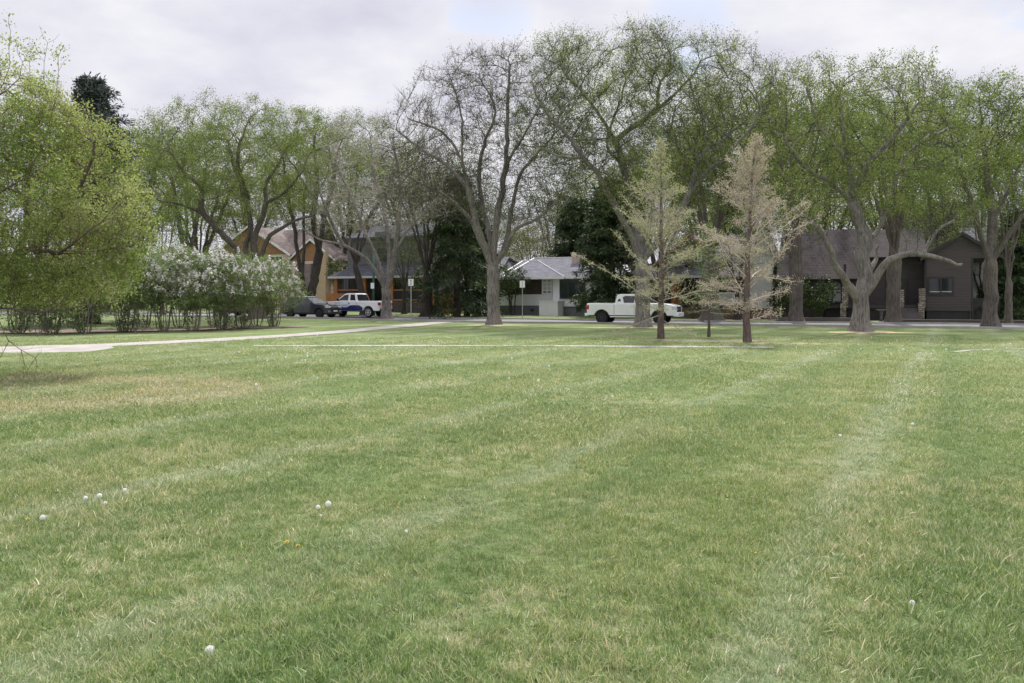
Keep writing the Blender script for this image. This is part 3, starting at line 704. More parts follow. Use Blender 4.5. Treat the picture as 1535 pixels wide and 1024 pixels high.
# keep blades off the paths
def dist_poly(X, Y, pts):
    d = np.full(len(X), 1e9)
    for a, b_ in zip(pts, pts[1:]):
        ax, ay, bx, by = a[0], a[1], b_[0], b_[1]; tt = np.clip(((X - ax) * (bx - ax) + (Y - ay) * (by - ay)) / ((bx - ax) ** 2 + (by - ay) ** 2), 0, 1)
        d = np.minimum(d, np.hypot(X - ax - tt * (bx - ax), Y - ay - tt * (by - ay)))
    return d
ok = (dist_poly(X, Y, pp) > 0.95) & (dist_poly(X, Y, pq) > 0.38) & (dist_poly(X, Y, pq2) > 0.38) & ~((np.abs(X - (pa.x + pb.x) / 2 + 1.2) < 4.1) & (np.abs(Y - (pa.y + pb.y) / 2) < 1.6))
X, Y, sc, zs_ = X[ok], Y[ok], sc[ok], zs_[ok]
lane = np.floor((X * 0.876 - Y * 0.482 + 40.2) / 2.62); sgn = np.where(lane % 2 == 0, 1.0, -1.0)
yaw = rng.uniform(0, 6.28, len(X)); rx_ = sgn * -0.28 * 0.876 + rng.normal(0, 0.16, len(X)); ry_ = sgn * 0.28 * 0.482 + rng.normal(0, 0.16, len(X))
pick = rng.integers(0, 6, len(X)); wz = (np.sin(X * 1.7 + 3 * np.sin(Y * .6)) * np.sin(Y * 1.9 + X) > .55) & (rng.uniform(0, 1, len(X)) < .06); pick = np.where(wz, rng.integers(6, 8, len(X)), pick)
me = bpy.data.meshes.new('lawn_grass'); me.vertices.add(len(X)); me.vertices.foreach_set('co', np.stack([X, Y, g(X, Y)], 1).astype(np.float32).ravel())
for nm, arr, ty in (('pick', pick, 'INT'),):
    atr = me.attributes.new(nm, ty, 'POINT'); atr.data.foreach_set('value', np.asarray(arr, np.float32 if ty == 'FLOAT' else np.int32))
atr = me.attributes.new('scl', 'FLOAT_VECTOR', 'POINT'); atr.data.foreach_set('vector', np.stack([sc, sc, zs_], 1).astype(np.float32).ravel())
atr = me.attributes.new('rot', 'FLOAT_VECTOR', 'POINT'); atr.data.foreach_set('vector', np.stack([rx_, ry_, yaw], 1).astype(np.float32).ravel())
me.materials.append(M_BLADE); lawn = bpy.data.objects.new('lawn_grass', me); COL.objects.link(lawn); tag(lawn, 'short mown lawn of green and straw coloured blades', 'grass', kind='stuff')
nt = bpy.data.node_groups.new('grass_scatter', 'GeometryNodeTree'); nt.interface.new_socket('Geometry', in_out='INPUT', socket_type='NodeSocketGeometry'); nt.interface.new_socket('Geometry', in_out='OUTPUT', socket_type='NodeSocketGeometry')
gi = nt.nodes.new('NodeGroupInput'); go = nt.nodes.new('NodeGroupOutput'); ip = nt.nodes.new('GeometryNodeInstanceOnPoints'); ci = nt.nodes.new('GeometryNodeCollectionInfo')
ci.inputs['Collection'].default_value = tufts; ci.inputs['Separate Children'].default_value = True; ci.inputs['Reset Children'].default_value = True
def nattr(nm, ty):
    a = nt.nodes.new('GeometryNodeInputNamedAttribute'); a.data_type = ty; a.inputs['Name'].default_value = nm; return a.outputs['Attribute']
er = nt.nodes.new('FunctionNodeEulerToRotation')
nt.links.new(gi.outputs[0], ip.inputs['Points']); nt.links.new(ci.outputs[0], ip.inputs['Instance']); ip.inputs['Pick Instance'].default_value = True
nt.links.new(nattr('pick', 'INT'), ip.inputs['Instance Index']); nt.links.new(nattr('rot', 'FLOAT_VECTOR'), er.inputs[0]); nt.links.new(er.outputs[0], ip.inputs['Rotation'])
nt.links.new(nattr('scl', 'FLOAT_VECTOR'), ip.inputs['Scale']); nt.links.new(ip.outputs[0], go.inputs[0])
md = lawn.modifiers.new('scatter', 'NODES'); md.node_group = nt
# ------------------------------------------------------------------ materials of the street
M_SHING = bricks('grey shingles', (0.12, 0.12, 0.145), (0.17, 0.17, 0.20), (0.09, 0.09, 0.10), 0.32, 0.16, 0.012, 0.9, 1.6)
M_SHING_D = bricks('dark grey shingles', (0.065, 0.065, 0.085), (0.095, 0.095, 0.12), (0.05, 0.05, 0.06), 0.32, 0.16, 0.012, 0.9, 1.6)
M_SHING_P = bricks('purple brown shingles', (0.047, 0.037, 0.040), (0.034, 0.028, 0.030), (0.021, 0.017, 0.018), 0.34, 0.22, 0.014, 0.9, 1.0)
M_SHING_R = bricks('pink brown shingles', (0.22, 0.18, 0.175), (0.285, 0.235, 0.23), (0.17, 0.14, 0.135), 0.34, 0.18, 0.012, 0.9, 1.5)
M_ORANGE = siding('orange cedar boards', (0.34, 0.18, 0.085), 0.17, 0.3)
M_TIMBER = simple('orange stained timber', (0.29, 0.11, 0.032), 0.6, 0.3, 2.5, 0, 0.2)
M_TAN = simple('tan stucco', (0.47, 0.36, 0.235), 0.9, 0.1, 1.5, 0, 0.3)
M_CREAM = simple('cream pink stucco', (0.66, 0.54, 0.45), 0.9, 0.1, 1.5, 0, 0.3)
M_GREYSID = siding('grey lap siding', (0.13, 0.125, 0.135), 0.17, 0.15)
M_BROWNSID = siding('brown grey lap siding', (0.088, 0.072, 0.078), 0.19, 0.16)
M_WHITESID = siding('white lap siding', (0.66, 0.66, 0.69), 0.16, 0.06)
M_WHITE = simple('white stucco', (0.70, 0.70, 0.72), 0.85, 0.07, 1.4, 0, 0.2)
M_TRIM = simple('white trim paint', (0.74, 0.74, 0.75), 0.5, 0.04, 2.0)
M_TRIMD = simple('dark trim paint', (0.03, 0.028, 0.03), 0.45, 0.2, 2.0)
M_BRICK_D = bricks('dark brown brick', (0.085, 0.06, 0.055), (0.12, 0.085, 0.075), (0.05, 0.045, 0.045), 0.24, 0.08, 0.01)
M_BRICK_R = bricks('red brown brick', (0.20, 0.105, 0.085), (0.15, 0.085, 0.075), (0.16, 0.14, 0.13), 0.24, 0.085, 0.014)
M_BRICK_T = bricks('tan pink brick', (0.48, 0.34, 0.29), (0.56, 0.44, 0.38), (0.5, 0.46, 0.43), 0.22, 0.09, 0.014)
M_STONE = bricks('field stone', (0.20, 0.17, 0.15), (0.46, 0.42, 0.36), (0.10, 0.085, 0.08), 0.26, 0.15, 0.02, 0.9, 1.0, 0.37)
M_STONE_D = bricks('dark field stone', (0.09, 0.075, 0.075), (0.16, 0.13, 0.125), (0.05, 0.045, 0.045), 0.3, 0.17, 0.02, 0.9, 1.0, 0.37)
M_FOUND = simple('grey foundation', (0.15, 0.15, 0.165), 0.9, 0.15, 1.5, 0, 0.3)
M_DARK = simple('porch recess shade', (0.028, 0.025, 0.026), 0.8, 0.3, 1.5)  # near-black colour holds the shade of the porch interiors
M_GLASS = glassmat('window glass'); M_GLASS_T = glassmat('teal window glass', (0.013, 0.024, 0.025), 0.08)
M_CURT = simple('white curtain', (0.6, 0.6, 0.62), 0.9, 0.15, 3.0)
M_FENCE = vboards('orange fence boards', (0.36, 0.15, 0.045), 0.15, 0.3)
M_CONCD = simple('dark concrete', (0.115, 0.10, 0.105), 0.9, 0.2, 1.2, 0, 0.3)
M_STEEL = simple('galvanised steel', (0.42, 0.42, 0.43), 0.45, 0.12, 3.0, 0.6)
M_TEAL = simple('teal pole paint', (0.025, 0.105, 0.10), 0.45, 0.15, 3.0)
M_SIGN = simple('white sign sheet', (0.80, 0.80, 0.82), 0.45, 0.03, 2.0)
M_INK = simple('grey sign ink', (0.22, 0.22, 0.25), 0.6, 0.2, 9.0)

class House:
    def __init__(s, name, label, q, px, cat='house', py=None):
        s.q = q; s.s0 = px_sq(px, q); x, y = sq(s.s0, q); s.base = gz(x, y)
        s.o = thing(name, label, cat, (x, y, s.base), -A)
    def pt(s, px, py, d):
        a, z = fac(px, py, s.q + d); return a - s.s0, d, z - s.base
    def box(s, name, mat, px0, py0, px1, py1, d0, d1, parent=None, bevel=0.0, dp=None):
        """py1 None reaches the ground"""
        dp = d0 if dp is None else dp
        x0, _, z1 = s.pt(px0, py0, dp); x1 = s.pt(px1, 450, dp)[0]; z0 = -0.4 if py1 is None else s.pt(px0, py1, dp)[2]
        return MB().box(x0, d0, z0, x1, d1, z1).build(name, mat, parent or s.o, bevel=bevel)
    def window(s, px0, py0, px1, py1, d, fm=None, gm=None, mull=(1, 0), fw=0.09, curtain=None, name='window'):
        x0, _, z1 = s.pt(px0, py0, d); x1, _, z0 = s.pt(px1, py1, d); mb = MB(); y0, y1 = d - 0.06, d + 0.02
        mb.box(x0, y0, z0, x0 + fw, y1, z1).box(x1 - fw, y0, z0, x1, y1, z1).box(x0 + fw, y0, z1 - fw, x1 - fw, y1, z1).box(x0 + fw, y0 - 0.03, z0, x1 - fw, y1, z0 + fw)
        for i in range(mull[0]):
            xc = x0 + (x1 - x0) * (i + 1) / (mull[0] + 1); mb.box(xc - fw * 0.4, y0 + 0.01, z0 + fw, xc + fw * 0.4, y1, z1 - fw)
        for i in range(mull[1]):
            zc = z0 + (z1 - z0) * (i + 1) / (mull[1] + 1); mb.box(x0 + fw, y0 + 0.013, zc - fw * 0.3, x1 - fw, y1 - 0.003, zc + fw * 0.3)
        fr = mb.build(name, fm or M_TRIM, s.o)
        MB().box(x0 + fw * 0.8, d - 0.022, z0 + fw * 0.8, x1 - fw * 0.8, d + 0.03, z1 - fw * 0.8).build('pane', gm or M_GLASS, fr)
        if curtain:
            c0, c1 = curtain; zc0, zc1 = z0 + (z1 - z0) * c0, z0 + (z1 - z0) * c1; mb = MB(); n = 14
            for i in range(n):
                xa = x0 + fw + (x1 - x0 - 2 * fw) * i / n; xb = x0 + fw + (x1 - x0 - 2 * fw) * (i + 0.86) / n
                mb.box(xa, d - 0.03 - 0.006 * (i % 2), zc0 + fw, xb, d - 0.024, zc1 - fw * 0.2)
            mb.build('curtain', M_CURT, fr)
        return fr
    def gable(s, pxl, pxr, pye, pypk, d0, d1, roof, wall, t=0.18, over=0.35, pxk=None, fascia=None):
        """gable facing the street: triangular wall and two roof slabs"""
        xl, _, ze = s.pt(pxl, pye, d0); xr = s.pt(pxr, pye, d0)[0]; xk, _, zk = s.pt(pxk or (pxl + pxr) / 2, pypk, d0)
        MB().prism([(xl, d0, ze), (xr, d0, ze), (xk, d0, zk)], (0, d1 - d0, 0), (0, 0, -0.02)).build('gable', wall, s.o)
        mb = MB(); y0, y1 = d0 - over, d1 + 0.1
        for (xa, sg) in ((xl, -1), (xr, 1)):
            ex, ez = xa + (xa - xk) * 0.08, ze + (ze - zk) * 0.08
            mb.slab([(ex, y0, ez + t), (xk, y0, zk + t), (xk, y1, zk + t), (ex, y1, ez + t)], t * 0.9)
        r = mb.build('roof', roof, s.o)
        mb = MB()
        for (xa, sg) in ((xl, -1), (xr, 1)):
            ex, ez = xa + (xa - xk) * 0.08, ze + (ze - zk) * 0.08
            mb.prism([(ex, y0 - 0.04, ez + t + 0.02), (xk, y0 - 0.04, zk + t + 0.02), (xk, y0 - 0.04, zk - 0.06), (ex, y0 - 0.04, ez - 0.06)], (0, 0.036, 0), (0, 0, 0))
        mb.build('fascia', fascia or M_TRIM, r)
        return r
    def shed(s, name, px0, px1, py_low, py_high, d0, d1, roof, t=0.16, hipl=0.0, hipr=0.0, fascia=None):
        xl, _, z0 = s.pt(px0, py_low, d0); xr = s.pt(px1, py_low, d0)[0]; z1 = s.pt((px0 + px1) / 2, py_high, d1)[2]
        mb = MB().slab([(xl, d0, z0), (xr, d0, z0), (xr - hipr, d1, z1), (xl + hipl, d1, z1)], t)
        if d1 > 3:
            d2 = 2 * d1 - d0; mb.slab([(xl + hipl, d1, z1), (xr - hipr, d1, z1), (xr, d2, z0), (xl, d2, z0)], t)
            i = 0.35
            for xx, sg, hp in ((xl + i, 1, hipl), (xr - i, -1, hipr)): mb.prism([(xx, d0 + .3, z0 - .1), (xx, d2 - .3, z0 - .1), (xx + sg * hp, d1, z1 - .12)], (sg * .1, 0, 0), (0, 0, 0))
        r = mb.build(name, roof, s.o)
        if fascia: MB().box(xl, d0 - 0.03, z0 - t - 0.02, xr, d0 - 0.002, z0 - 0.01).build('gutter', fascia, r)
        return r

# ---- house with the orange gables, beyond the lilac hedge
h = House('cedar_gabled_house', 'cream house with two orange cedar gables and a pink brown roof beyond the lilac hedge', 78, 420)
h.box('wall', M_CREAM, 322, 384, 434, None, 0.0, 9.0); h.box('wall', M_CREAM, 434, 392, 503, None, 0.25, 8.5)
h.gable(321, 433, 384, 341, 0.0, 9.0, M_SHING_R, M_ORANGE, pxk=374); h.gable(434, 504, 392, 360, 0.25, 8.5, M_SHING_R, M_ORANGE, pxk=467)
h.shed('main_roof', 396, 462, 383, 345, 1.5, 5.5, M_SHING_R)
h.box('base_course', M_SHING_R, 442, 396, 466, None, -0.5, 0.2)
h.box('chimney', M_TAN, 475, 377, 488, None, -0.7, 0.2, bevel=0.03)
h.window(402, 384, 424, 395, 0.0, M_TRIM, M_GLASS_T, (1, 0), 0.12); h.window(337, 388, 352, 396, 0.0, M_TRIM, M_GLASS_T, (1, 0), 0.12)
h.box('downpipe', M_TRIM, 432, 386, 433.2, None, -0.14, -0.02)
h.shed('side_roof', 487, 505, 414, 403, -0.6, 0.2, M_SHING_R)

# ---- grey two-storey house with the orange timber porch
h = House('grey_porch_house', 'dark grey two storey house with an orange timber porch behind the blue and white pickup', 69, 560)
h.box('wall', M_GREYSID, 521, 357, 640, None, 2.6, 10)
h.shed('roof', 514, 646, 357, 338, 2.0, 6.2, M_SHING_D, 0.2, 1.5, 1.5, M_TRIMD); h.shed('porch_roof', 491, 643, 414.5, 396, -0.4, 2.6, M_SHING_D, 0.2, 1.6, 0.6, M_STEEL)
h.box('porch_shade_wall', M_DARK, 500, 414, 640, None, 2.35, 2.55)  # dark sheet before the siding, porch shade put into its colour
for a in (500.5, 543, 584, 632): h.box('porch_post', M_TIMBER, a, 414, a + 5, None, 0.0, 0.3, bevel=0.02)
h.box('rail', M_TIMBER, 505, 434, 543, 436, 0.08, 0.2); h.box('rail', M_TIMBER, 589, 434, 632, 436, 0.08, 0.2)
h.box('porch_beam', M_TIMBER, 589, 448.5, 640, 451, -0.06, 0.3); h.box('porch_base', M_STONE_D, 585, 451, 641, None, -0.02, 2.3); h.box('porch_base', M_TIMBER, 489, 440, 543, None, -0.02, 2.3)
mb = MB()
x0 = h.pt(590, 440, 0.14)[0]; x1 = h.pt(631, 440, 0.14)[0]; z0 = h.pt(600, 449, 0.14)[2]; z1 = h.pt(600, 436, 0.14)[2]
for i in range(26): xx = x0 + (x1 - x0) * (i + .5) / 26; mb.box(xx - .02, .12, z0, xx + .02, .16, z1)
mb.build('balusters', M_TRIMD, h.o)
h.window(531, 377, 540, 392, 2.6, M_TRIMD); h.window(566, 372, 582, 392, 2.6, M_TRIMD); h.window(514, 418, 523, 434, 2.35, M_TRIMD); h.window(604, 418, 622, 436, 2.35, M_TRIMD)
h.box('dormer', M_GREYSID, 562, 348, 586, 357, 2.4, 4.0); h.shed('dormer_roof', 558, 590, 359, 349, 2.0, 3.6, M_SHING_D, 0.14, 0.5, 0.5)

h = House('board_fence', 'orange brown board fence with a stained panel beside the dark conifers', 68.6, 667, 'fence')
h.box('panel', M_FENCE, 645.5, 439, 691, None, 0.0, 0.06)
for a in (645, 660, 675, 690): h.box('post', M_TIMBER, a, 437.5, a + 1.6, None, -0.06, -0.004)
h.box('top_rail', M_TIMBER, 645, 438.2, 691.6, 439.4, -0.03, 0.1)

# ---- white garage half hidden behind the conifers
h = House('white_garage', 'low white garage seen through the drooping conifer branches', 76, 716, 'garage')
h.box('wall', M_WHITE, 684, 402, 752, None, 0, 7); h.shed('roof', 681, 754, 403, 386, -0.4, 4.0, M_SHING, 0.16, 1.2, 1.2, M_TRIM)
h.box('door', M_TRIM, 694, 418, 722, None, -0.05, -0.003)
h = House('white_garden_wall', 'low white wall between the conifers and the bungalow', 69.4, 715, 'wall')
h.box('wall', M_WHITE, 688, 442, 748, None, 0, 0.25); h.box('coping', M_CONC, 687, 440.8, 748.5, 442, -0.04, 0.29)

# ---- bungalow
h = House('bungalow', 'white and dark brick bungalow with a grey hipped roof and tan chimney', 68.2, 815)
h.box('wall', M_BRICK_D, 747, 415.5, 829, 441.5, 0.0, 8, dp=0); h.box('wall', M_WHITE, 747, 441.5, 829, 458, -0.05, 8, dp=0); h.box('foundation', M_FOUND, 747, 458, 829, None, 0.03, 8)
h.box('wall', M_WHITE, 829, 415.5, 884, 459.5, -0.6, 8, dp=-0.6); h.box('foundation', M_FOUND, 829, 459.5, 884, None, -0.5, 8)
def hip(h, pxl, pxr, py_e, py_r, pkl, pkr, d0, d1, mat, t=0.14):
    xl, _, ze = h.pt(pxl, py_e, d0); xr = h.pt(pxr, py_e, d0)[0]; dm = (d0 + d1) / 2
    kl, _, zr = h.pt(pkl, py_r, dm); kr = h.pt(pkr, py_r, dm)[0]
    vs = [(xl, d0, ze), (xr, d0, ze), (xr, d1, ze), (xl, d1, ze), (kl, dm, zr), (kr, dm, zr)]
    vs += [(x, y, z - t) for x, y, z in vs[:4]]
    mb = MB().add(vs, [(0, 1, 5, 4), (1, 2, 5), (2, 3, 4, 5), (3, 0, 4), (6, 9, 8, 7), (0, 6, 7, 1), (1, 7, 8, 2), (2, 8, 9, 3), (3, 9, 6, 0)])
    r = mb.build('roof', mat, h.o); V_ = [Vector(v) for v in vs]
    cap = MB()
    for a, b_ in ((1, 5), (0, 4), (4, 5)): cap.tube(V_[a] + Vector((0, 0, .02)), V_[b_] + Vector((0, 0, .02)), 0.06, k=5)
    cap.build('ridge_cap', M_STEEL, r)
    MB().box(xl, d0 - 0.05, ze - t - 0.01, xr, d0 - 0.003, ze + 0.03).build('gutter', M_TRIM, r)
    return r
hip(h, 744, 846, 416.8, 391.5, 784, 806, -1.25, 8.0, M_SHING); hip(h, 752, 890, 416.4, 387.5, 801, 864, -1.1, 9.6, M_SHING)
h.box('chimney', M_BRICK_T, 857, 379, 877, 400, 2.4, 3.3, bevel=0.02)
h.window(812.5, 418, 828, 441, 0.0, M_TRIM, M_GLASS, (1, 3), 0.13, (0.08, 0.9)); h.window(839, 419, 877.5, 448, -0.6, M_TRIMD, M_GLASS_T, (2, 0), 0.09)
st = h.box('stoop', M_WHITE, 808, 452, 836, None, -2.2, -0.62, bevel=0.02); h.box('cap_slab', M_TRIM, 807.3, 450.8, 836.8, 452.2, -2.25, -0.62)
h.box('downspout', M_TRIM, 828.2, 418, 829.3, 458, -0.16, -0.05); h.box('downspout', M_TRIM, 882.5, 418, 884, 462, -0.72, -0.61)
h.box('vent', M_TRIMD, 795, 463, 800, 467, -0.02, 0.02); h.box('vent', M_TRIMD, 864, 461.5, 871, 467, -0.56, -0.5); h.box('vent', M_TRIMD, 830, 464, 832, 466, -0.56, -0.5)

# ---- house behind the bare larches
h = House('timber_trimmed_house', 'dark house with orange timber porch and gable trim behind the bare larches', 66.5, 1050)
h.box('wall', M_GREYSID, 945, 396, 1121.5, None, 1.6, 9); h.gable(985, 1082, 396, 352, 1.2, 9, M_SHING_D, M_GREYSID, pxk=1034, fascia=M_TIMBER)
h.shed('roof', 1070, 1121, 398, 352, 1.3, 6.0, M_SHING_D, 0.2); h.shed('porch_roof', 940, 1121, 414, 398, -0.6, 1.7, M_SHING_D, 0.18, 0.5, 0.3, M_STEEL)
h.box('porch_shade_wall', M_DARK, 950, 414, 1121, None, 1.4, 1.58)  # back of the porch, interior shade painted as a dark wall
for a in (952, 1006, 1062, 1114): h.box('porch_post', M_TIMBER, a, 413, a + 6, None, -0.2, 0.12, bevel=0.02)
h.box('door', M_TIMBER, 1010, 418, 1021, None, 1.3, 1.39)
h.box('porch_base', M_BRICK_R, 945, 461, 1121.5, None, -0.25, 1.5)
mb = MB(); x0 = h.pt(1068, 440, -0.1)[0]; x1 = h.pt(1113, 440, -0.1)[0]; z0 = h.pt(1080, 456, -.1)[2]; z1 = h.pt(1080, 440, -.1)[2]
for i in range(28): xx = x0 + (x1 - x0) * (i + .5) / 28; mb.box(xx - .025, -.12, z0, xx + .025, -.08, z1)
mb.box(x0, -.15, z1, x1, -.05, z1 + .08).box(x0, -.15, z0 - .08, x1, -.05, z0); mb.build('railing', M_TRIM, h.o)
h.box('side_wall', M_WHITESID, 1122, 384, 1158, 462, 0.2, 8); h.box('side_foundation', M_BRICK_R, 1122, 462, 1158, None, 0.25, 8)
h.gable(1120, 1160, 384, 338, 0.2, 8, M_SHING_D, M_WHITESID, pxk=1140)
h.window(1040, 376, 1052, 392, 1.2, M_TRIM)
h = House('brick_garden_wall', 'low red brown brick wall in front of the white sided wing', 63.5, 1115, 'wall')
h.box('wall', M_BRICK_R, 1068, 464.5, 1157, None, 0, 0.3); h.box('coping', M_CONCD, 1067, 463.2, 1158, 464.6, -0.05, 0.35)

# ---- brown house on the right
h = House('brown_house', 'dark brown house with purple shingled slopes, stone pillars and steps behind the forked tree', 65.5, 1320)
h.box('wall', M_BROWNSID, 1172, 416, 1290, None, 1.2, 9); h.shed('roof', 1163, 1292, 419, 345, -0.5, 6.2, M_SHING_P, 0.22)
h.box('wall', M_BROWNSID, 1290, 388, 1388, None, 1.9, 9); h.shed('roof', 1286, 1392, 386, 344, 1.0, 6.5, M_SHING_P, 0.22)
h.box('wall', M_BROWNSID, 1388, 388, 1457.5, 466, -0.3, 8.8, dp=-0.3); h.box('basement', M_TRIMD, 1389, 466, 1454, None, -0.1, 8.6)
h.box('corner_board', M_TRIMD, 1386.5, 388, 1389, 466, -0.34, 0.1, dp=-.3); h.box('corner_board', M_TRIMD, 1456.5, 388, 1459, None, -0.34, 0.1, dp=-.3)
h.gable(1384, 1500, 388, 352, -0.3, 8.6, M_SHING_P, M_BROWNSID, fascia=M_TRIMD)
h.window(1391, 415.5, 1430, 442, -0.3, M_TRIMD, M_GLASS, (1, 0), 0.12, (0.06, 0.22))
h.window(1233, 422, 1263, 455, 1.2, M_TRIMD, M_GLASS, (1, 1), 0.12, (0.05, 0.62)); h.window(1327, 405, 1334, 452, 1.9, M_TRIMD)
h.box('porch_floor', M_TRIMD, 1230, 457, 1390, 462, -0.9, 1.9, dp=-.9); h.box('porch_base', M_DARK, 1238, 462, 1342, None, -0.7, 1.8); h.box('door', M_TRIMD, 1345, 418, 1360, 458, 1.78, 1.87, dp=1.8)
for a, top in ((1262, 430), (1346, 434), (1378, 433)): h.box('stone_pillar', M_STONE, a, top, a + 9.5, 461, -1.0, -0.5, bevel=0.02); 
for a in (1259.5, 1377): h.box('stone_pillar', M_STONE, a, 455, a + 9, None, -1.65, -1.12, bevel=0.02)
for a in (1264.5, 1348.5): h.box('porch_post', M_TRIMD, a, 396, a + 4, 432, -0.85, -0.65)
x0 = h.pt(1347, 450, -1)[0]; x1 = h.pt(1377, 450, -1)[0]; zt = h.pt(1360, 459, -.9)[2]; mb = MB()
for i in range(6): mb.box(x0, -0.92 - 0.28 * (i + 1), -0.2, x1, -0.92 - 0.28 * i, zt * (1 - (i + 1) / 7))
mb.build('steps', M_CONCD, h.o)
h.box('downpipe', M_TRIMD, 1386, 395, 1387.2, 466, -0.45, -0.35)
h = House('flat_roofed_house', 'tall grey brown flat roofed house rising behind the brown gable', 84, 1420)
h.box('wall', M_BROWNSID, 1335, 314, 1478, None, 0, 9); h.box('roof', M_TRIMD, 1331, 307, 1482, 314, -0.5, 9.4); h.window(1400, 330, 1440, 352, 0, M_TRIMD)
h.box('downpipe', M_TRIM, 1467, 312, 1470.5, 340, -0.2, -0.02)
h = House('white_sided_house', 'white sided house showing in the gap beside the brown gable wing', 72, 1495)
h.box('wall', M_WHITESID, 1455, 380, 1560, None, 0, 9); h.shed('roof', 1450, 1566, 382, 340, -0.5, 5, M_SHING, 0.2); h.box('lower_wall', M_BRICK_T, 1500, 450, 1560, None, -0.06, 0)
h.window(1508, 402, 1526, 424, 0)
h = House('side_fence', 'dark stained board fence between the brown wing and the white sided house', 66, 1470, 'fence')
h.box('panel', M_TRIMD, 1459.5, 447, 1500, None, 0, 0.06); h.box('post', M_TRIMD, 1459, 446, 1461, None, -0.06, -0.004); h.box('post', M_TRIMD, 1485, 446, 1487, None, -0.06, -0.004)

h = House('retaining_wall', 'long low dark concrete retaining wall before the brown house', 60.2, 1460, 'wall')
h.box('wall', M_CONCD, 1344, 480, 1620, None, 0, 0.35, bevel=0.02); h.box('coping', M_CONCD, 1343, 478.6, 1621, 480, -0.04, 0.4)
h = House('retaining_wall', 'short low concrete wall below the window with the white curtain', 60.6, 1230, 'wall')
h.box('wall', M_CONCD, 1160, 475.5, 1292, None, 0, 0.35, bevel=0.02)
xa, ya = sq(px_sq(1316, 58.8), 58.8); xb, yb = sq(px_sq(1350, 63), 63.2)
strip_mesh('front_walk', M_CONC, [(xa, ya), ((xa + xb) / 2, (ya + yb) / 2), (xb, yb)], 1.5, 0.03)

# birdbath and small things in the far gardens
bpos = sq(px_sq(1321, 61.5), 61.5); o = thing('birdbath', 'small stone birdbath on a stem beside the brown house steps', 'birdbath', (*bpos, gz(*bpos)))
MB().tube((0, 0, 0), (0, 0, .08), .24, .2, 12).tube((0, 0, .08), (0, 0, .42), .1, .07, 10).tube((0, 0, .42), (0, 0, .75), .07, .12, 10).build('stem', M_CONCD, o, True)
MB().tube((0, 0, .75), (0, 0, .86), .14, .36, 14).tube((0, 0, .86), (0, 0, .89), .36, .36, 14).build('basin', M_CONCD, o)

# ------------------------------------------------------------------ signs and lamp post
def sign(label, px, py_base, py0, py1, w, marks, lean=0.0):
    b_ = gp(px, py_base); o = thing('street_sign', label, 'sign', b_, -A * 0.35, 'white signs on steel posts along the street')
    z1 = P(px, py0, b_.y).z - b_.z; z0 = P(px, py1, b_.y).z - b_.z
    MB().tube((0, 0.03, -.2), (0, 0.03, z1 - 0.03), 0.038, k=8).build('post', M_STEEL, o)
    pl = MB().box(-w / 2, -0.012, z0, w / 2, 0.0, z1).build('plate', M_SIGN, o, bevel=0.004)
    mb = MB(); h_ = z1 - z0
    for x0, a0, x1, a1 in marks: mb.box(x0 * w, -0.017, z0 + a0 * h_, x1 * w, -0.0125, z0 + a1 * h_)
    mb.build('symbol', M_INK, pl)
    return o
sign('white parking sign with a broad grey figure, before the porch house', 616, 475.5, 418.2, 428.6, 0.40, [(-.11, .12, .11, .3), (-.13, .36, .13, .44), (-.09, .5, .09, .62), (-.12, .68, .12, .9)])
sign('white parking sign with one thin grey line, before the bungalow', 783, 477, 420.8, 431.2, 0.42, [(-.04, .08, .04, .92)])
x, y = sq(px_sq(560, 58.6), 58.6); o = thing('steel_post', 'dark teal post with a small white notice behind the grey forked tree', 'post', (x, y, gz(x, y)), -A)
MB().tube((0, 0, -.2), (0, 0, 0.9), .16, .15, 10).tube((0, 0, .9), (0, 0, 5.5), .11, .08, 10).tube((0, 0, 5.5), (0, 0, 5.6), .1, .03, 10).build('pole', M_TEAL, o, True)
MB().box(-.17, -.19, 2.35, .17, -.175, 2.85).build('notice', M_SIGN, o)

# ------------------------------------------------------------------ vehicles (local frame: x forward, y left, z up)
M_PW = paint('white car paint', (0.84, 0.85, 0.89)); M_PN = paint('dark slate car paint', (0.030, 0.033, 0.055), 0.22, 0.2); M_PB = paint('navy blue car paint', (0.02, 0.03, 0.13)); M_PR = paint('dark maroon car paint', (0.05, 0.02, 0.022))
M_TYRE = simple('black tyre rubber', (0.014, 0.014, 0.015), 0.85, 0.2, 6); M_RIM = simple('alloy rim', (0.62, 0.62, 0.64), 0.3, 0.1, 5, 0.7); M_RIMB = simple('black rim', (0.02, 0.02, 0.022), 0.4, 0.2, 5)
M_PLAST = simple('black trim plastic', (0.018, 0.018, 0.02), 0.55, 0.2, 6); M_TAIL = simple('red lamp lens', (0.42, 0.015, 0.02), 0.15, 0.2, 8); M_HEAD = simple('clear lamp lens', (0.6, 0.62, 0.65), 0.1, 0.2, 8)
M_CHROME = simple('chrome', (0.7, 0.7, 0.72), 0.15, 0.05, 4, 0.9); M_AUTOGL = glassmat('car glass', (0.03, 0.035, 0.04), 0.04); M_DECAL = simple('pale blue decal', (0.50, 0.56, 0.66), 0.4, 0.1, 3); M_AMBER = simple('amber lens', (0.6, 0.25, 0.04), 0.2, 0.1, 5)
def arc(cx, r, zc, z0, n=12):
    a0 = math.asin(min(1, max(-1, (z0 - zc) / r))); return [(cx + r * math.cos(math.pi - a0 - (math.pi - 2 * a0) * i / n), zc + r * math.sin(math.pi - a0 - (math.pi - 2 * a0) * i / n)) for i in range(n + 1)]
def seams(mb, o):
    for k in range(len(mb.v) // 8): MB().add(mb.v[8*k:8*k+8], [(0,3,2,1),(4,5,6,7),(0,1,5,4),(1,2,6,5),(2,3,7,6),(3,0,4,7)]).build('door_seam', M_PLAST, o)
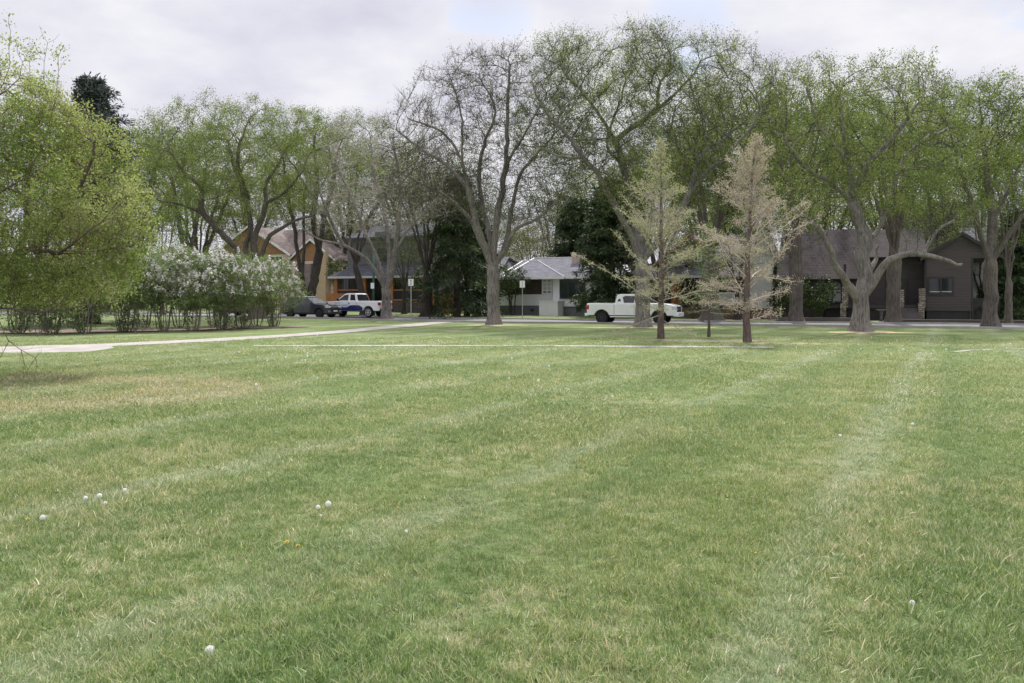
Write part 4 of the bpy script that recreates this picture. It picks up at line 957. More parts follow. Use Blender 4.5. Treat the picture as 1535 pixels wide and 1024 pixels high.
def vehicle(name, label, cat, loc, rz, body, W, axles, rw, z0, cabin, zb, tum, paintm, windows, rimm, spokes=6, group=None, arch_r=None):
    """body: upper outline front->rear as (x,z); cabin: (x,z) polygon on the belt zb; windows: (kind, polygon)"""
    o = thing(name, label, cat, loc, rz, group); ar = arch_r or rw + 0.09; low = []
    for cx in sorted(axles): low += arc(cx, ar, rw, z0)
    pts = [(min(p[0] for p in body) + 0.06, z0)] + low + [(max(p[0] for p in body) - 0.06, z0)] + list(body)
    MB().prism([(x, -W / 2, z) for x, z in pts], (0, W, 0), (0, 0, 0)).build('body', paintm, o, bevel=0.045)
    xs = [p[0] for p in body]; MB().box(min(xs) + .12, -W / 2 + .28, z0 - .06, max(xs) - .12, W / 2 - .28, rw + ar * 0.8).build('underbody', M_PLAST, o)
    hw = lambda z: W / 2 - 0.06 - (z - zb) * tum
    n = len(cabin); vs = [(x, -hw(z), z) for x, z in cabin] + [(x, hw(z), z) for x, z in cabin]
    cb = MB().add(vs, [tuple(range(n))[::-1], tuple(range(n, 2 * n))] + [(i, (i + 1) % n, n + (i + 1) % n, n + i) for i in range(n)]).build('cabin', paintm, o, bevel=0.03)
    for kind, poly in windows:
        if kind == 'side':
            for sg in (-1, 1):
                mb = MB().prism([(x, sg * (hw(z) - 0.012), z) for x, z in poly], (0, sg * 0.02, 0), (0, 0, 0)); mb.build('side_window', M_AUTOGL, cb)
        else:
            (xa, za), (xb, zb_) = poly; dx, dz = xb - xa, zb_ - za; l = math.hypot(dx, dz); nx, nz = (dz / l * 0.012, -dx / l * 0.012)
            if kind == 'rear': nx, nz = -abs(nx), abs(nz)
            else: nx, nz = abs(nx), abs(nz)
            wa, wb_ = hw(za) - .09, hw(zb_) - .1
            MB().prism([(xa, -wa, za), (xa, wa, za), (xb, wb_, zb_), (xb, -wb_, zb_)], (nx * 2, 0, nz * 2), (-nx, 0, -nz)).build('windshield' if kind == 'front' else 'rear_window', M_AUTOGL, cb)
    for cx in axles:
        for sg in (-1, 1):
            yo = sg * (W / 2 - 0.02); yi = sg * (W / 2 - 0.27)
            wl = MB().tube((cx, yi, rw), (cx, yo - sg * .03, rw), rw, rw, 22).tube((cx, yo - sg * .03, rw), (cx, yo, rw), rw, rw * 0.93, 22).build('wheel', M_TYRE, o)
            mb = MB().tube((cx, yo + sg * .002, rw), (cx, yo + sg * .012, rw), rw * 0.2, rw * 0.18, 10)
            for k in range(spokes):
                a = 2 * math.pi * k / spokes; ca, sa = math.cos(a), math.sin(a); w_ = rw * 0.1
                mb.prism([(cx + ca * rw * .15 - sa * w_, yo, rw + sa * rw * .15 + ca * w_), (cx + ca * rw * .62 - sa * w_ * .8, yo, rw + sa * rw * .62 + ca * w_ * .8), (cx + ca * rw * .62 + sa * w_ * .8, yo, rw + sa * rw * .62 - ca * w_ * .8), (cx + ca * rw * .15 + sa * w_, yo, rw + sa * rw * .15 - ca * w_)], (0, sg * .014, 0), (0, sg * .003, 0))
            R_, r_ = rw * .68, rw * .56
            for k in range(20):
                a, b2 = 2 * math.pi * k / 20, 2 * math.pi * (k + 1) / 20
                mb.prism([(cx + R_ * math.cos(a), yo, rw + R_ * math.sin(a)), (cx + R_ * math.cos(b2), yo, rw + R_ * math.sin(b2)), (cx + r_ * math.cos(b2), yo, rw + r_ * math.sin(b2)), (cx + r_ * math.cos(a), yo, rw + r_ * math.sin(a))], (0, sg * .02, 0), (0, sg * .002, 0))
            mb.build('rim', rimm, wl)
    def bx(nm, mat, x0, y0, z0_, x1, y1, z1, parent=None, bevel=0.015): return MB().box(x0, y0, z0_, x1, y1, z1).build(nm, mat, parent or o, bevel=bevel)
    return o, bx, hw
def on_street(px, q): x, y = sq(px_sq(px, q), q); return (x, y, gz(x, y) + 0.034)

# white pickup, facing right
body = [(2.98, .62), (3.02, .95), (2.92, 1.22), (2.4, 1.34), (1.35, 1.38), (1.25, 1.36), (-.52, 1.34), (-.56, 1.34), (-2.98, 1.36), (-3.02, 1.30), (-3.0, .70), (-3.05, .62)]
cab = [(1.42, 1.32), (.62, 1.90), (.45, 1.97), (-.75, 1.98), (-.95, 1.92), (-1.09, 1.32)]
o, bx, hw = vehicle('pickup_truck', 'plain white pickup with black wheels parked behind the thick trunk and bare larch', 'pickup truck', on_street(950.5, 52.55), -A, body, 2.02, (1.9, -1.98), .41, .56, cab, 1.32, .26, M_PW,
    [('side', [(1.12, 1.42), (.60, 1.80), (.34, 1.83), (.30, 1.40)]), ('side', [(.22, 1.40), (.25, 1.85), (-.38, 1.86), (-.56, 1.78), (-.46, 1.40)]), ('side', [(-.66, 1.50), (-.72, 1.68), (-.86, 1.62), (-.90, 1.48)]), ('front', [(1.34, 1.38), (.66, 1.86)]), ('rear', [(-1.075, 1.40), (-.965, 1.84)])], M_RIMB, 6, arch_r=.54)
for sg in (-1, 1):
    bx('tail_lamp', M_TAIL, -3.03, sg * .86 - .13, .95, -2.86, sg * .86 + .175, 1.25) if False else MB().box(-3.04, min(sg*.80, sg*1.022), .95, -2.84, max(sg*.80, sg*1.022), 1.24).build('tail_lamp', M_TAIL, o, bevel=.02)
    MB().box(2.75, min(sg*.70, sg*1.02), .95, 3.03, max(sg*.70, sg*1.02), 1.16).build('headlight', M_HEAD, o, bevel=.03)
    MB().box(.95, min(sg*1.0, sg*1.22), 1.36, 1.1, max(sg*1.0, sg*1.22), 1.6).build('mirror', M_PLAST, o, bevel=.03)
    for xx in (.0, ): MB().box(xx, min(sg*1.008, sg*1.03), 1.16, xx + .2, max(sg*1.008, sg*1.03), 1.2).build('door_handle', M_CHROME, o)
    mb = MB()
    for xx in (-1.12, .24, 1.30): mb.box(xx, min(sg*1.0, sg*1.0125), .62, xx + .022, max(sg*1.0, sg*1.0125), 1.31)
    seams(mb, o)
    MB().box(-1.4, min(sg*.86, sg*1.03), .43, 1.3, max(sg*.86, sg*1.03), .50).build('side_step', M_CHROME, o, bevel=.02)
bx('grille', M_PLAST, 2.96, -.62, .80, 3.045, .62, 1.16); bx('grille_bar', M_CHROME, 3.0, -.64, .96, 3.06, .64, 1.02); bx('front_bumper', M_PW, 2.8, -1.0, .50, 3.16, 1.0, .78, bevel=.06); bx('rear_bumper', M_CHROME, -3.18, -.98, .52, -2.95, .98, .70, bevel=.03)
bx('bed_cover', M_PLAST, -2.9, -.93, 1.34, -1.14, .93, 1.40); bx('number_plate', M_SIGN, -3.19, -.15, .56, -3.182, .15, .68, bevel=0)

# blue and white pickup, facing left on the far side
body = [(2.84, .60), (2.90, .90), (2.80, 1.16), (2.3, 1.24), (1.25, 1.30), (1.2, 1.29), (-.86, 1.30), (-.9, 1.30), (-2.86, 1.32), (-2.92, 1.26), (-2.90, .70), (-2.94, .60)]
cab = [(1.35, 1.27), (.52, 1.88), (.3, 1.94), (-.42, 1.95), (-.60, 1.88), (-.80, 1.27)]
o, bx, hw = vehicle('pickup_truck', 'white pickup with a dark blue lower side parked behind the grey forked tree', 'pickup truck', on_street(533, 55.6), math.pi - A, body, 2.0, (1.85, -1.85), .40, .52, cab, 1.27, .25, M_PW,
    [('side', [(1.08, 1.37), (.50, 1.80), (.12, 1.84), (.10, 1.35)]), ('side', [(-.08, 1.36), (-.07, 1.84), (-.46, 1.83), (-.62, 1.36)]), ('front', [(1.27, 1.33), (.58, 1.84)]), ('rear', [(-.79, 1.36), (-.625, 1.84)])], M_RIM, 6, arch_r=.51)
for sg in (-1, 1):
    MB().box(-2.93, min(sg*.80, sg*1.012), .95, -2.76, max(sg*.80, sg*1.012), 1.20).build('tail_lamp', M_TAIL, o, bevel=.02)
    MB().box(2.65, min(sg*.70, sg*1.01), .92, 2.9, max(sg*.70, sg*1.01), 1.10).build('headlight', M_HEAD, o, bevel=.03)
    MB().box(.92, min(sg*1.0, sg*1.2), 1.32, 1.06, max(sg*1.0, sg*1.2), 1.52).build('mirror', M_PLAST, o, bevel=.03)
    y0 = sg * .995
    st = MB().prism([(1.32, y0, .54), (1.32, y0, .93), (.9, y0, .97), (.3, y0, .92), (-.4, y0, .98), (-1.0, y0, .97), (-1.33, y0, .80), (-1.36, y0, .54)], (0, sg * .012, 0), (0, 0, 0)).build('blue_side_graphic', M_PB, o)
    n = 18; MB().prism([(.36 + .42 * math.cos(2*math.pi*i/n), sg * 1.008, .92 + .13 * math.sin(2*math.pi*i/n)) for i in range(n)], (0, sg * .006, 0), (0, 0, 0)).build('pale_emblem', M_DECAL, st)
    mb = MB()
    for xx in (-.72, .02, 1.22): mb.box(xx, min(sg*1.0, sg*1.014), .60, xx + .02, max(sg*1.0, sg*1.014), 1.26)
    seams(mb, o)
    MB().box(-.12, min(sg*1.0, sg*1.02), 1.10, .05, max(sg*1.0, sg*1.02), 1.14).build('door_handle', M_PLAST, o)
bx('bed_liner', M_PLAST, -2.82, -.86, 1.28, -.88, .86, 1.335); bx('tailgate', M_PW, -2.95, -.78, .74, -2.905, .78, 1.24); bx('rear_bumper', M_PLAST, -3.08, -.96, .50, -2.86, .96, .68, bevel=.03); bx('front_bumper', M_PLAST, 2.72, -.96, .48, 3.0, .96, .74, bevel=.06); bx('grille', M_PLAST, 2.84, -.62, .78, 2.92, .62, 1.08)
bx('number_plate', M_SIGN, -3.09, -.15, .54, -3.082, .15, .66, bevel=0)

# slate crossover, facing right, and a darker hatchback behind the hedge
def hatch(label, loc, rz, pm, name='crossover_car', cat='car'):
    body = [(2.28, .45), (2.34, .72), (2.22, .93), (1.75, 1.03), (1.02, 1.10), (.98, 1.10), (-1.98, 1.12), (-2.02, 1.12), (-2.22, 1.06), (-2.3, .80), (-2.28, .45)]
    cab = [(1.25, 1.05), (.95, 1.13), (.22, 1.58), (.02, 1.65), (-.95, 1.68), (-1.45, 1.63), (-1.68, 1.54), (-2.12, 1.05)]
    o, bx, hw = vehicle(name, label, cat, loc, rz, body, 1.86, (1.42, -1.38), .355, .34, cab, 1.05, .33, pm,
        [('side', [(.80, 1.13), (.20, 1.52), (-.06, 1.57), (-.08, 1.12)]), ('side', [(-.16, 1.12), (-.15, 1.575), (-.90, 1.595), (-.92, 1.13)]), ('side', [(-1.0, 1.14), (-.99, 1.595), (-1.36, 1.56), (-1.72, 1.24)]), ('front', [(.93, 1.135), (.24, 1.56)]), ('rear', [(-2.08, 1.12), (-1.70, 1.51)])], M_RIMB, 5, arch_r=.43)
    for sg in (-1, 1):
        MB().box(-2.31, min(sg*.5, sg*.935), .88, -2.05, max(sg*.5, sg*.935), 1.04).build('tail_lamp', M_TAIL, o, bevel=.02)
        MB().box(2.0, min(sg*.52, sg*.935), .80, 2.3, max(sg*.52, sg*.935), .92).build('headlight', M_HEAD, o, bevel=.03)
        MB().box(.72, min(sg*.9, sg*1.1), 1.08, .86, max(sg*.9, sg*1.1), 1.24).build('mirror', pm, o, bevel=.03)
        MB().box(2.1, min(sg*.55, sg*.86), .44, 2.345, max(sg*.55, sg*.86), .60).build('fog_lamp', M_CHROME, o, bevel=.02)
        mb = MB()
        for xx in (-1.0, -.12, .95): mb.box(xx, min(sg*.925, sg*.9365), .40, xx + .018, max(sg*.925, sg*.9365), 1.06)
        seams(mb, o)
        MB().box(-.98, min(sg*.92, sg*.945), .34, .98, max(sg*.92, sg*.945), .44).build('sill', M_PLAST, o, bevel=.02)
        MB().tube((-1.3, sg * .60, 1.70), (.0, sg * .60, 1.68), .022, k=6).build('roof_rail', M_CHROME, o)
    bx('grille', M_PLAST, 2.2, -.5, .56, 2.35, .5, .86, bevel=.04); bx('front_bumper', M_PLAST, 2.1, -.86, .30, 2.37, .86, .46, bevel=.05); bx('number_plate', M_SIGN, 2.352, -.26, .50, 2.36, .26, .60, bevel=0); bx('rear_bumper', M_PLAST, -2.36, -.86, .34, -2.15, .86, .55, bevel=.05)
    return o
hatch('slate blue crossover car parked at the kerb beside the end of the lilac hedge', on_street(466, 52.5), -A, M_PN)
hatch('dark maroon car mostly hidden behind the lilac stems, red tail lamp showing', on_street(367, 52.6), math.pi - A, M_PR, 'hatchback_car')
# ------------------------------------------------------------------ plant materials
B_GREY = barkmat('grey furrowed bark', (0.07, 0.065, 0.06), (0.30, 0.275, 0.256)); B_MID = barkmat('brown grey bark', (0.06, 0.052, 0.047), (0.175, 0.152, 0.136)); B_DARK = barkmat('dark bark', (0.03, 0.026, 0.025), (0.095, 0.08, 0.072))
B_RED = barkmat('reddish larch bark', (0.065, 0.048, 0.045), (0.20, 0.155, 0.14), 1.6)
T_GREY = simple('grey twigs', (0.15, 0.132, 0.122), 0.9, 0.25, 1.0); T_DARK = simple('dark twigs', (0.055, 0.048, 0.044), 0.9, 0.3, 1.0); T_PALE = simple('pale twigs', (0.37, 0.345, 0.29), 0.9, 0.2, 1.0); T_PINK = simple('pinkish tan twigs', (0.42, 0.36, 0.32), 0.9, 0.2, 1.5); T_BRN = simple('red brown twigs', (0.13, 0.085, 0.065), 0.8, 0.3, 1.5); T_LIL = simple('lilac stems', (0.24, 0.205, 0.185), 0.9, 0.25, 2.0)
L_ELM = leafmat('elm spring leaves', [(0.06, 0.092, 0.027), (0.12, 0.172, 0.046), (0.195, 0.25, 0.074), (0.255, 0.30, 0.105)], 0.42)
L_ELMD = leafmat('deep elm leaves', [(0.035, 0.06, 0.02), (0.068, 0.102, 0.032), (0.11, 0.15, 0.048)], 0.4)
L_OLIVE = leafmat('olive seed clusters', [(0.09, 0.095, 0.045), (0.14, 0.15, 0.06), (0.19, 0.20, 0.085)], 0.35)
L_LIME = leafmat('yellow green leaves', [(0.08, 0.13, 0.034), (0.20, 0.275, 0.075), (0.33, 0.40, 0.15), (0.45, 0.42, 0.28)], 0.42)
L_BRIGHT = leafmat('bright green leaves', [(0.06, 0.13, 0.02), (0.13, 0.22, 0.035), (0.22, 0.31, 0.06)], 0.42)
L_YELL = leafmat('pale yellow green leaves', [(0.22, 0.24, 0.06), (0.32, 0.34, 0.10)], 0.4)
L_LILAC = leafmat('lilac leaves', [(0.08, 0.13, 0.042), (0.145, 0.21, 0.078), (0.235, 0.30, 0.125)], 0.35)
L_BLOOM = leafmat('white lilac blossom', [(0.60, 0.58, 0.57), (0.78, 0.75, 0.75)], 0.2, (1, 1, 1))
L_SPRUCE = leafmat('spruce needles', [(0.024, 0.044, 0.018), (0.045, 0.075, 0.028), (0.078, 0.115, 0.042)], 0.1); L_BLUE = leafmat('blue grey spruce needles', [(0.035, 0.045, 0.045), (0.075, 0.09, 0.092), (0.12, 0.135, 0.135)], 0.05)
L_LARCH = leafmat('larch tufts', [(0.40, 0.38, 0.27), (0.44, 0.45, 0.27), (0.46, 0.50, 0.26)], 0.3); L_LARCHP = leafmat('tan larch tufts', [(0.47, 0.40, 0.36), (0.54, 0.47, 0.41), (0.50, 0.48, 0.35)], 0.25); L_YOUNG = leafmat('fresh needles', [(0.10, 0.17, 0.05), (0.17, 0.26, 0.08)], 0.3)
L_BUSH = leafmat('dark garden shrub leaves', [(0.02, 0.038, 0.012), (0.045, 0.075, 0.022), (0.075, 0.11, 0.03)], 0.3)

# ------------------------------------------------------------------ boulevard elms, limbs drawn from the photograph
elmleaf = dict(per=2, size=0.17, spread=0.14)
px_tree('elm_tree', 'tall vase shaped elm, sparsely leaved, single pale trunk before the bungalow', 'tree', gp(740, 487),
    [[(740, 487), (739, 440), (740, 402)], [(739, 404), (728, 372, -.4), (714, 335, -1), (702, 285, -1.6), (690, 238, -2.2), (662, 198, -3), (612, 178, -3.5)],
     [(738, 405), (722, 368, .5), (705, 330, 1.2), (676, 300, 2.2), (640, 280, 3), (605, 262, 3.4)], [(739, 402), (733, 350, .6), (722, 300, 1.2), (718, 262, 1.7), (727, 212, 2), (742, 165, 2.3), (717, 112, 2.8)],
     [(741, 402), (744, 340, -.3), (752, 286, -.6), (758, 237, -.9), (761, 163, -1.2), (764, 92, -1.4)], [(742, 402), (755, 374, .5), (770, 300, 1.6), (781, 260, 2.2), (815, 220, 3), (842, 190, 3.5)],
     [(743, 404), (757, 374, -.8), (775, 344, -1.8), (803, 330, -2.6), (838, 300, -3.4)], [(703, 280, -1.6), (672, 250, -1), (630, 222, -.4), (596, 196, 0)], [(758, 240, -.9), (790, 195, -2), (820, 140, -3)], [(690, 238, -2.2), (692, 180, -3), (676, 120, -4)]],
    [(735, 175, 130, 95), (650, 215, 80, 75, 1), (820, 215, 75, 75, .8), (735, 120, 85, 45, 1.3), (690, 265, 110, 55, .5), (790, 280, 75, 45, .6), (640, 290, 70, 40, .7), (740, 300, 110, 40, .5)], 2600, .385, (B_GREY, T_DARK, L_OLIVE), 11,
    dict(per=2, size=.15, spread=.13, keep=.4), group='elms along the park side of the street', tw_len=.75, tw_per=4, kill=.72, tw_r=.0085, rtip=.009, shell=.1)
px_tree('elm_tree', 'largest elm, thick pale trunk standing before the white pickup, wide arching limbs', 'tree', gp(965, 490.5),
    [[(965, 490), (963, 430), (962, 392)], [(961, 398), (944, 350, -.6), (911, 290, -1.6), (898, 261, -2), (876, 239, -2.6), (848, 200, -3), (816, 165, -3.3), (797, 125, -3.5)],
     [(962, 395), (952, 320, .8), (934, 247, 1.8), (922, 211, 2.2), (898, 173, 2.6), (873, 138, 3), (845, 110, 3.4), (840, 92, 3.6)], [(925, 215, 2.2), (958, 184, 1.5), (988, 162, 1), (1031, 121, .5), (1052, 92, .3)],
     [(988, 162, 1), (988, 129, .6), (1010, 98, .2)], [(963, 395), (1002, 342, -.8), (1037, 287, -1.8), (1060, 258, -2.4), (1121, 200, -3.4), (1140, 160, -4)], [(1027, 296, -1.6), (1053, 232, -.6), (1085, 208, 0), (1120, 178, .6)],
     [(963, 392), (975, 330, 1.2), (985, 270, 2.2), (1000, 215, 3.2), (1012, 160, 4)], [(934, 247, 1.8), (910, 215, 3), (930, 150, 4), (940, 105, 4.5)], [(876, 239, -2.6), (840, 235, -3.6), (800, 215, -4.5)]],
    [(965, 172, 195, 112), (865, 130, 90, 78, 1.1), (1045, 142, 105, 76, 1.2), (950, 104, 120, 46, 1.2), (1110, 190, 75, 70, 1), (850, 215, 70, 60, .9), (960, 260, 150, 60, .8), (1080, 270, 70, 45, .8)], 3200, .40, (B_GREY, T_DARK, L_ELM), 12,
    dict(per=5, size=.135, spread=.16, keep=.62), group='elms along the park side of the street', tw_len=.75, tw_per=4, kill=.7, tw_r=.008, rtip=.009, shell=.2)
px_tree('elm_tree', 'elm forking low into three, with one long limb reaching level to the right', 'tree', gp(1290, 497.5),
    [[(1290, 497), (1290, 470), (1291, 448)], [(1289, 452), (1272, 428, -.3), (1252, 398, -.8), (1241, 366, -1.2), (1222, 338, -1.6), (1195, 315, -2)],
     [(1291, 448), (1297, 415, .2), (1292, 385, .3), (1296, 362, .3), (1290, 340, .4), (1278, 295, .5), (1272, 240, .6), (1262, 190, .8), (1258, 140, 1)], [(1297, 415, .2), (1309, 395, .7), (1315, 370, 1.3)],
     [(1292, 450), (1312, 420, -.4), (1325, 398, -.8), (1345, 385, -1.1), (1380, 380, -1.4), (1412, 388, -1.7), (1443, 397, -2)], [(1294, 362, .3), (1318, 342, 1), (1350, 250, 2), (1376, 216, 2.5), (1424, 190, 3)],
     [(1283, 300, .5), (1296, 255, -.6), (1342, 202, -1.8), (1372, 160, -2.5)], [(1278, 300, .5), (1240, 270, -.3), (1205, 250, -.8), (1180, 215, -1.2)], [(1350, 255, 2), (1395, 250, 2.6), (1440, 235, 3)], [(1272, 240, .6), (1225, 180, 1.8), (1210, 130, 2.5)], [(1380, 380, -1.4), (1402, 350, -1.2), (1430, 330, -1)]],
    [(1310, 215, 145, 110), (1240, 170, 80, 80, 1), (1330, 150, 95, 60, 1), (1410, 225, 70, 70, 1), (1225, 290, 60, 45, .8), (1400, 320, 75, 40, .8), (1300, 300, 120, 40, .8), (1215, 260, 60, 60, .9)], 2900, .37, (B_GREY, T_DARK, L_ELM), 13, lfrac=.66,
    leaf=dict(per=7, size=.15, spread=.16, keep=.65), group='elms along the park side of the street', tw_len=.5, kill=.7, tw_r=.007, shell=.2, flare=1.2)
px_tree('elm_tree', 'nearly leafless grey twigged tree with a pale forked trunk behind the blue and white pickup', 'tree', gp(580, 479),
    [[(580, 479), (579, 450), (578, 432)], [(577, 440), (566, 412, -.3), (548, 388, -.8), (515, 368, -1.4), (482, 360, -2), (455, 345, -2.4)], [(577, 436), (570, 400, .4), (558, 372, .8), (542, 335, 1.4), (525, 290, 2), (505, 250, 2.5)],
     [(578, 434), (588, 405, -.4), (592, 375, -.8), (596, 340, -1.2), (600, 280, -1.6), (590, 215, -2)], [(579, 434), (583, 380, .6), (576, 320, 1.2), (560, 260, 1.8), (555, 200, 2.4)], [(592, 380, -.8), (612, 345, 0), (640, 315, .8), (660, 290, 1.4)], [(515, 368, -1.4), (495, 330, -1.8), (480, 290, -2.2)]],
    [(565, 265, 110, 85), (505, 300, 65, 50, 1), (625, 290, 65, 50, 1), (560, 215, 80, 40, 1.2), (560, 320, 100, 30, .6)], 2300, .36, (B_GREY, T_PALE, L_OLIVE), 14,
    dict(per=1, size=.10, spread=.12, keep=.22), group='elms along the park side of the street', tw_len=.6, tw_per=3, kill=.75, tw_r=.009, rtip=.010, shell=.1)
px_tree('elm_tree', 'broad dense green elm with splayed limbs rising behind the lilac hedge', 'tree', gd(386, 60),
    [[(386, 478), (386, 430), (386, 402)], [(384, 408), (360, 380, -.4), (330, 348, -1), (304, 318, -1.6), (301, 282, -2), (272, 255, -2.6), (252, 220, -3)], [(385, 405), (368, 375, .6), (376, 330, 1.2), (352, 250, 2), (340, 210, 2.6)], [(386, 402), (375, 340, 1.2), (372, 300, 1.8), (356, 240, -.5), (368, 190, -.8)],
     [(388, 405), (402, 358, -.6), (432, 336, -1.4), (470, 322, -2.2)], [(387, 402), (382, 358, .2), (398, 312, .8), (398, 280, 1.4), (420, 240, 2), (440, 205, 2.6)], [(398, 300, .8), (425, 290, -.4), (450, 262, -1.4)], [(304, 318, -1.6), (265, 305, -2.4), (235, 300, -3)]],
    [(345, 245, 140, 85), (270, 225, 75, 55, 1), (345, 190, 90, 38, 1.2), (430, 215, 70, 48, 1.1), (300, 310, 80, 35, .7), (430, 290, 50, 35, .6)], 2500, .50, (B_MID, T_DARK, L_ELM), 15,
    dict(per=9, size=.165, spread=.2, keep=.8), tw_len=.6, kill=.8, shell=.3)
px_tree('elm_tree', 'dark twin trunked elm standing behind the slate crossover car', 'tree', gd(463, 73.5),
    [[(463, 474), (462, 462), (462, 450)], [(461, 456), (453, 420, -.3), (446, 380, -.6), (440, 335, -1), (430, 290, -1.6), (425, 240, -2)], [(463, 456), (471, 420, .3), (478, 380, .6), (485, 330, 1), (498, 280, 1.8), (505, 230, 2.4)], [(453, 420, -.3), (456, 370, .6), (455, 320, 1.4), (460, 260, 2)], [(478, 380, .6), (470, 330, -.8), (475, 270, -1.6), (470, 210, -2)]],
    [(475, 245, 90, 75), (440, 215, 55, 45, 1), (500, 215, 60, 45, 1), (545, 205, 40, 35, .8)], 1800, .55, (B_DARK, T_DARK, L_ELM), 16, dict(per=9, size=.165, spread=.2, keep=.75), tw_len=.6, kill=.85, shell=.3)
px_tree('elm_tree', 'dark twin stemmed tree rising behind the left end of the lilac blossom', 'tree', gd(281, 84),
    [[(281, 472), (281, 440), (281, 400)], [(281, 404), (273, 360, -.3), (266, 320, -.6), (258, 270, -1)], [(282, 404), (290, 360, .4), (297, 318, .8), (306, 270, 1.2)], [(281, 402), (280, 340, 1), (278, 290, 1.8)]],
    [(280, 265, 65, 75), (240, 250, 40, 50, 1), (320, 250, 40, 50, 1)], 1300, .5, (B_DARK, T_DARK, L_ELM), 17, dict(per=3, size=.19, spread=.2, keep=.7), tw_len=.6, kill=.9, shell=.3)
px_tree('elm_tree', 'straight tall trunk at the right edge, its green crown reaching past the frame', 'tree', gp(1485, 491.5),
    [[(1486, 491), (1485, 440), (1484, 392)], [(1484, 398), (1470, 350, -.5), (1455, 300, -1), (1438, 250, -1.6), (1425, 200, -2)], [(1484, 394), (1488, 330, .5), (1480, 260, 1), (1470, 190, 1.6)], [(1486, 396), (1508, 360, -.4), (1530, 330, -.9), (1570, 290, -1.6)], [(1488, 330, .5), (1520, 270, 1.2), (1545, 210, 2)]],
    [(1490, 220, 100, 95), (1440, 190, 60, 60, 1), (1540, 200, 70, 70, 1), (1480, 160, 70, 45, 1)], 1900, .36, (B_MID, T_DARK, L_ELM), 18, dict(per=7, size=.16, spread=.17, keep=.7), tw_len=.5, kill=.75, shell=.25)

# far side of the street and gardens
def top_h(px, D, py): return CAMH + (HY - py) / F * D - gd(px, D).z
def qd(px, q): a = (px - CX) / F; return q / (a * MX + MY)
FAR = 'trees across the street'
vase_tree('street_tree', 'straight brown trunk across the street left of the brown house window', 'tree', gd(1193, qd(1193, 57.9)), 18.3, 5.6, 6.5, .42, (B_MID, T_DARK, L_ELM), 41, dict(per=6, size=.19, spread=.19, keep=.75), n_att=1300, kill=.85, tw_len=.6, group=FAR)
vase_tree('street_tree', 'grey trunk across the street before the stone pillars and steps', 'tree', gd(1340, qd(1340, 58.2)), 17, 5.6, 5.2, .42, (B_MID, T_DARK, L_ELM), 42, dict(per=6, size=.19, spread=.19, keep=.75), n_att=1300, kill=.85, tw_len=.6, group=FAR)
vase_tree('street_tree', 'thick flared trunk across the street before the low brick wall', 'tree', gd(1066, qd(1066, 58.0)), 17.5, 6.2, 5.0, .6, (B_MID, T_DARK, L_ELM), 43, dict(per=4, size=.18, spread=.18, keep=.65), n_att=1200, kill=.85, tw_len=.6, group=FAR, flare=1.4)
vase_tree('street_tree', 'dark forked tree across the street at the corner of the porch house', 'tree', gd(640, qd(640, 58.3)), 14.5, 4.6, 4.0, .42, (B_DARK, T_DARK, L_ELMD), 44, dict(per=2, size=.19, spread=.18, keep=.55), n_att=1000, kill=.85, tw_len=.6, group=FAR)
vase_tree('street_tree', 'slim leaning dark tree beside the teal lamp post', 'tree', gd(546, qd(546, 60)), 13.5, 4.2, 4.5, .28, (B_DARK, T_GREY, L_OLIVE), 45, dict(per=1, size=.16, spread=.18, keep=.5), n_att=800, kill=.85, tw_len=.6, group=FAR, lean=-.8)
conifer('spruce_tree', 'dark drooping spruce beside the board fence', 'conifer', gd(685, 66.5), top_h(685, 66.5, 262), .3, (B_DARK, T_DARK, L_SPRUCE), 51, lambda t_: 3.9 * (1 - t_) ** .6 + .3, n_br=105, skip=.3, z0=1.4, elev=(.3, -.35), droop=.12, side_len=.75, hang=.45, leaf=dict(per=4, size=.34, aspect=.22, spread=.08), group='dark conifers by the houses', sub=1)
conifer('spruce_tree', 'dark spruce with sweeping low boughs in front of the white garage', 'conifer', gd(716, 70), top_h(716, 70, 312), .26, (B_DARK, T_DARK, L_SPRUCE), 52, lambda t_: 3.2 * (1 - t_) ** .8 + .15, n_br=90, z0=1.0, elev=(.3, -.4), droop=.14, side_len=.7, hang=.45, leaf=dict(per=4, size=.34, aspect=.22, spread=.08), group='dark conifers by the houses')
conifer('spruce_tree', 'tall dark spruce behind the tan chimney', 'conifer', gd(866, 82), top_h(866, 82, 300), .32, (B_DARK, T_DARK, L_SPRUCE), 53, lambda t_: 4.6 * (1 - t_) ** .6 + .3, n_br=120, skip=.25, z0=1.4, elev=(.3, -.3), droop=.12, side_len=.8, hang=.4, leaf=dict(per=5, size=.4, aspect=.24, spread=.1), group='dark conifers by the houses', sub=1)
conifer('spruce_tree', 'dense dark spruce between the bungalow and the timber trimmed house', 'conifer', gd(916, 67), top_h(916, 67, 272), .36, (B_DARK, T_DARK, L_SPRUCE), 54, lambda t_: 3.7 * (1 - t_) ** .6 + .3, n_br=120, skip=.2, z0=1.9, elev=(.3, -.3), droop=.12, side_len=.75, hang=.4, leaf=dict(per=5, size=.36, aspect=.24, spread=.09), group='dark conifers by the houses', sub=1)
conifer('spruce_tree', 'dark spruce rising behind the larch with pinkish twigs', 'conifer', gd(1090, 80), top_h(1090, 80, 270), .3, (B_DARK, T_DARK, L_SPRUCE), 55, lambda t_: 3.0 * (1 - t_) ** .75 + .2, n_br=100, z0=1.4, elev=(.3, -.3), droop=.12, side_len=.7, hang=.4, leaf=dict(per=4, size=.38, aspect=.24, spread=.1), group='dark conifers by the houses')
